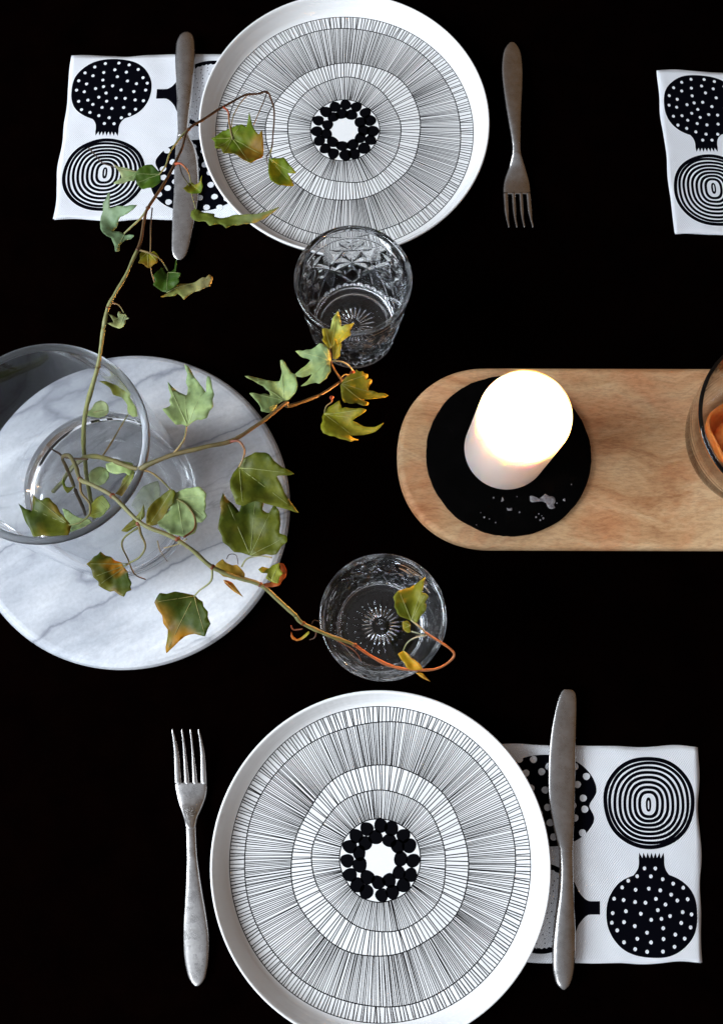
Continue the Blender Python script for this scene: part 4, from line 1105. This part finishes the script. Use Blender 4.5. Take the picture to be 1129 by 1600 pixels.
leaf(eC, RB, [(65,638),(82,650),(98,662),(112,665),(122,670),(125,640),(126,612),(145,625),(162,632),(178,622),(192,624),(202,638),(218,652),(228,675),(242,692),(256,708),(268,725),(265,745),(262,762),(230,765),(200,768),(170,765),(135,770),(125,755),(115,735),(100,712),(90,690),(80,665)], (262, 722), .184, OL, OLD, .45, .3, c2=(.24, .15, .02), axis=(130, 660), seed=41)
leaf(eC, RB, [(660,600),(680,592),(700,585),(725,583),(750,580),(765,592),(778,610),(772,630),(775,650),(770,670),(778,690),(760,712),(742,713),(738,730),(728,750),(710,760),(690,767),(665,760),(640,757),(622,740),(600,728),(595,712),(612,698),(625,680),(640,660),(650,635)], (668, 622), .185, PG, (.33, .42, .22), .5, .15, c2=(.26, .36, .14), axis=(710, 720), seed=42)
leaf(eC, RB, [(455,745),(470,725),(485,712),(500,700),(520,682),(535,668),(545,650),(548,672),(545,692),(530,705),(520,722),(500,732),(478,748)], (525, 715), .199, OL, (.17, .17, .03), .4, .2, seed=43)
leaf(eC, RB, [(333,872),(350,858),(362,845),(375,838),(385,826),(400,838),(420,843),(432,855),(455,862),(465,880),(480,898),(485,920),(497,940),(493,955),(497,968),(480,975),(470,993),(450,985),(430,970),(412,972),(390,962),(372,950),(372,935),(355,920),(350,900),(345,885)], (482, 866), .183, OLD, (.11, .12, .015), .5, .3, c2=(.42, .20, .015), axis=(400, 960), seed=44)
leaf(eC, RB, [(585,1015),(592,1000),(605,980),(630,982),(660,973),(695,978),(730,985),(745,1000),(762,1010),(768,1030),(785,1050),(785,1072),(796,1095),(785,1115),(777,1142),(755,1138),(735,1132),(712,1135),(695,1142),(680,1155),(655,1178),(625,1203),(622,1180),(628,1150),(628,1115),(612,1090),(610,1062),(595,1040)], (728, 987), .176, OLD, (.44, .21, .015), .55, .3, c2=(.10, .14, .02), axis=(625, 1120), seed=45)
leaf(eC, RB, [(800,885),(815,865),(835,850),(848,862),(870,872),(890,872),(910,892),(918,905),(916,922),(895,920),(880,926),(855,918),(838,915),(820,900)], (805, 888), .182, (.30, .22, .03), (.36, .24, .03), .5, .2, seed=46)
leaf(eC, RB, [(838,928),(855,930),(872,938),(885,955),(898,972),(912,992),(895,982),(878,972),(858,955),(845,942)], (840, 930), .180, (.42, .14, .02), (.50, .28, .04), .5, .2, seed=47)
leaf(eC, RB, [(972,892),(985,880),(1010,885),(1022,872),(1048,865),(1050,885),(1062,905),(1050,920),(1045,942),(1025,938),(1000,925),(1005,905),(985,905)], (1020, 930), .179, (.30, .36, .08), (.26, .32, .05), .5, .35, seed=48)
leaf(eC, RB, [(1050,865),(1065,868),(1075,890),(1072,915),(1058,932),(1048,950),(1020,955),(990,955),(985,942),(1010,938),(1040,928),(1055,905)], (985, 945), .176, (.20, .05, .02), (.46, .12, .04), .5, .3, seed=49)
leaf(eC, RG, [(620,380),(632,360),(650,340),(675,330),(700,320),(720,318),(740,305),(765,292),(790,272),(825,250),(815,280),(812,315),(803,348),(825,355),(842,375),(832,390),(820,410),(830,430),(825,458),(808,480),(792,502),(782,520),(768,537),(745,530),(720,518),(690,508),(662,497),(645,480),(640,460),(628,440),(630,410)], (735, 522), .137, (.17, .20, .02), (.25, .26, .03), .45, .3, c2=(.12, .16, .015), axis=(750, 330), seed=50)
leaf(eC, RG, [(678,532),(692,528),(710,525),(725,535),(732,550),(728,572),(728,597),(712,600),(698,592),(682,572)], (730, 555), .134, (.20, .22, .02), (.28, .26, .03), .5, .25, seed=51)
leaf(eC, RG, [(650,735),(668,722),(688,713),(710,730),(732,755),(760,775),(790,800),(803,820),(800,832),(765,836),(740,835),(720,830),(702,815),(692,792),(672,770)], (688, 716), .131, (.50, .34, .02), (.56, .32, .02), .5, .35, seed=52)
leaf(eC, RG, [(765,852),(785,850),(805,855),(825,875),(856,908),(835,900),(812,890),(785,872)], (765, 852), .126, (.56, .30, .02), (.5, .22, .02), .5, .2, seed=53)
# leaves sitting lower, in and under the water
leaf(eC, RB, [(335,540),(342,520),(360,508),(378,502),(395,508),(410,525),(410,545),(398,562),(380,572),(358,578),(340,568)], (345, 575), .100, (.42, .50, .28), PG, .5, .2, seed=54)
leaf(eC, RB, [(235,660),(255,665),(275,682),(300,695),(335,700),(345,715),(325,735),(300,748),(275,752),(258,748),(245,715),(240,690)], (340, 705), .070, (.38, .46, .22), PG, .5, .2, seed=55)
leaf(eC, RB, [(335,655),(350,635),(365,618),(385,610),(400,625),(415,650),(398,668),(382,690),(355,695),(335,688)], (400, 660), .090, (.38, .46, .16), (.3, .36, .08), .5, .2, seed=56)
leaf(eC, RB, [(482,640),(495,612),(510,588),(525,570),(550,558),(580,548),(590,580),(588,610),(570,635),(552,652),(530,655),(508,668)], (575, 560), .060, (.26, .33, .16), (.22, .28, .12), .5, .2, seed=57)
leaf(eC, RB, [(232,560),(240,545),(245,575),(262,578),(280,575),(262,592),(250,600),(238,585)], (240, 548), .120, GR, (.2, .24, .04), .5, .2, seed=58)
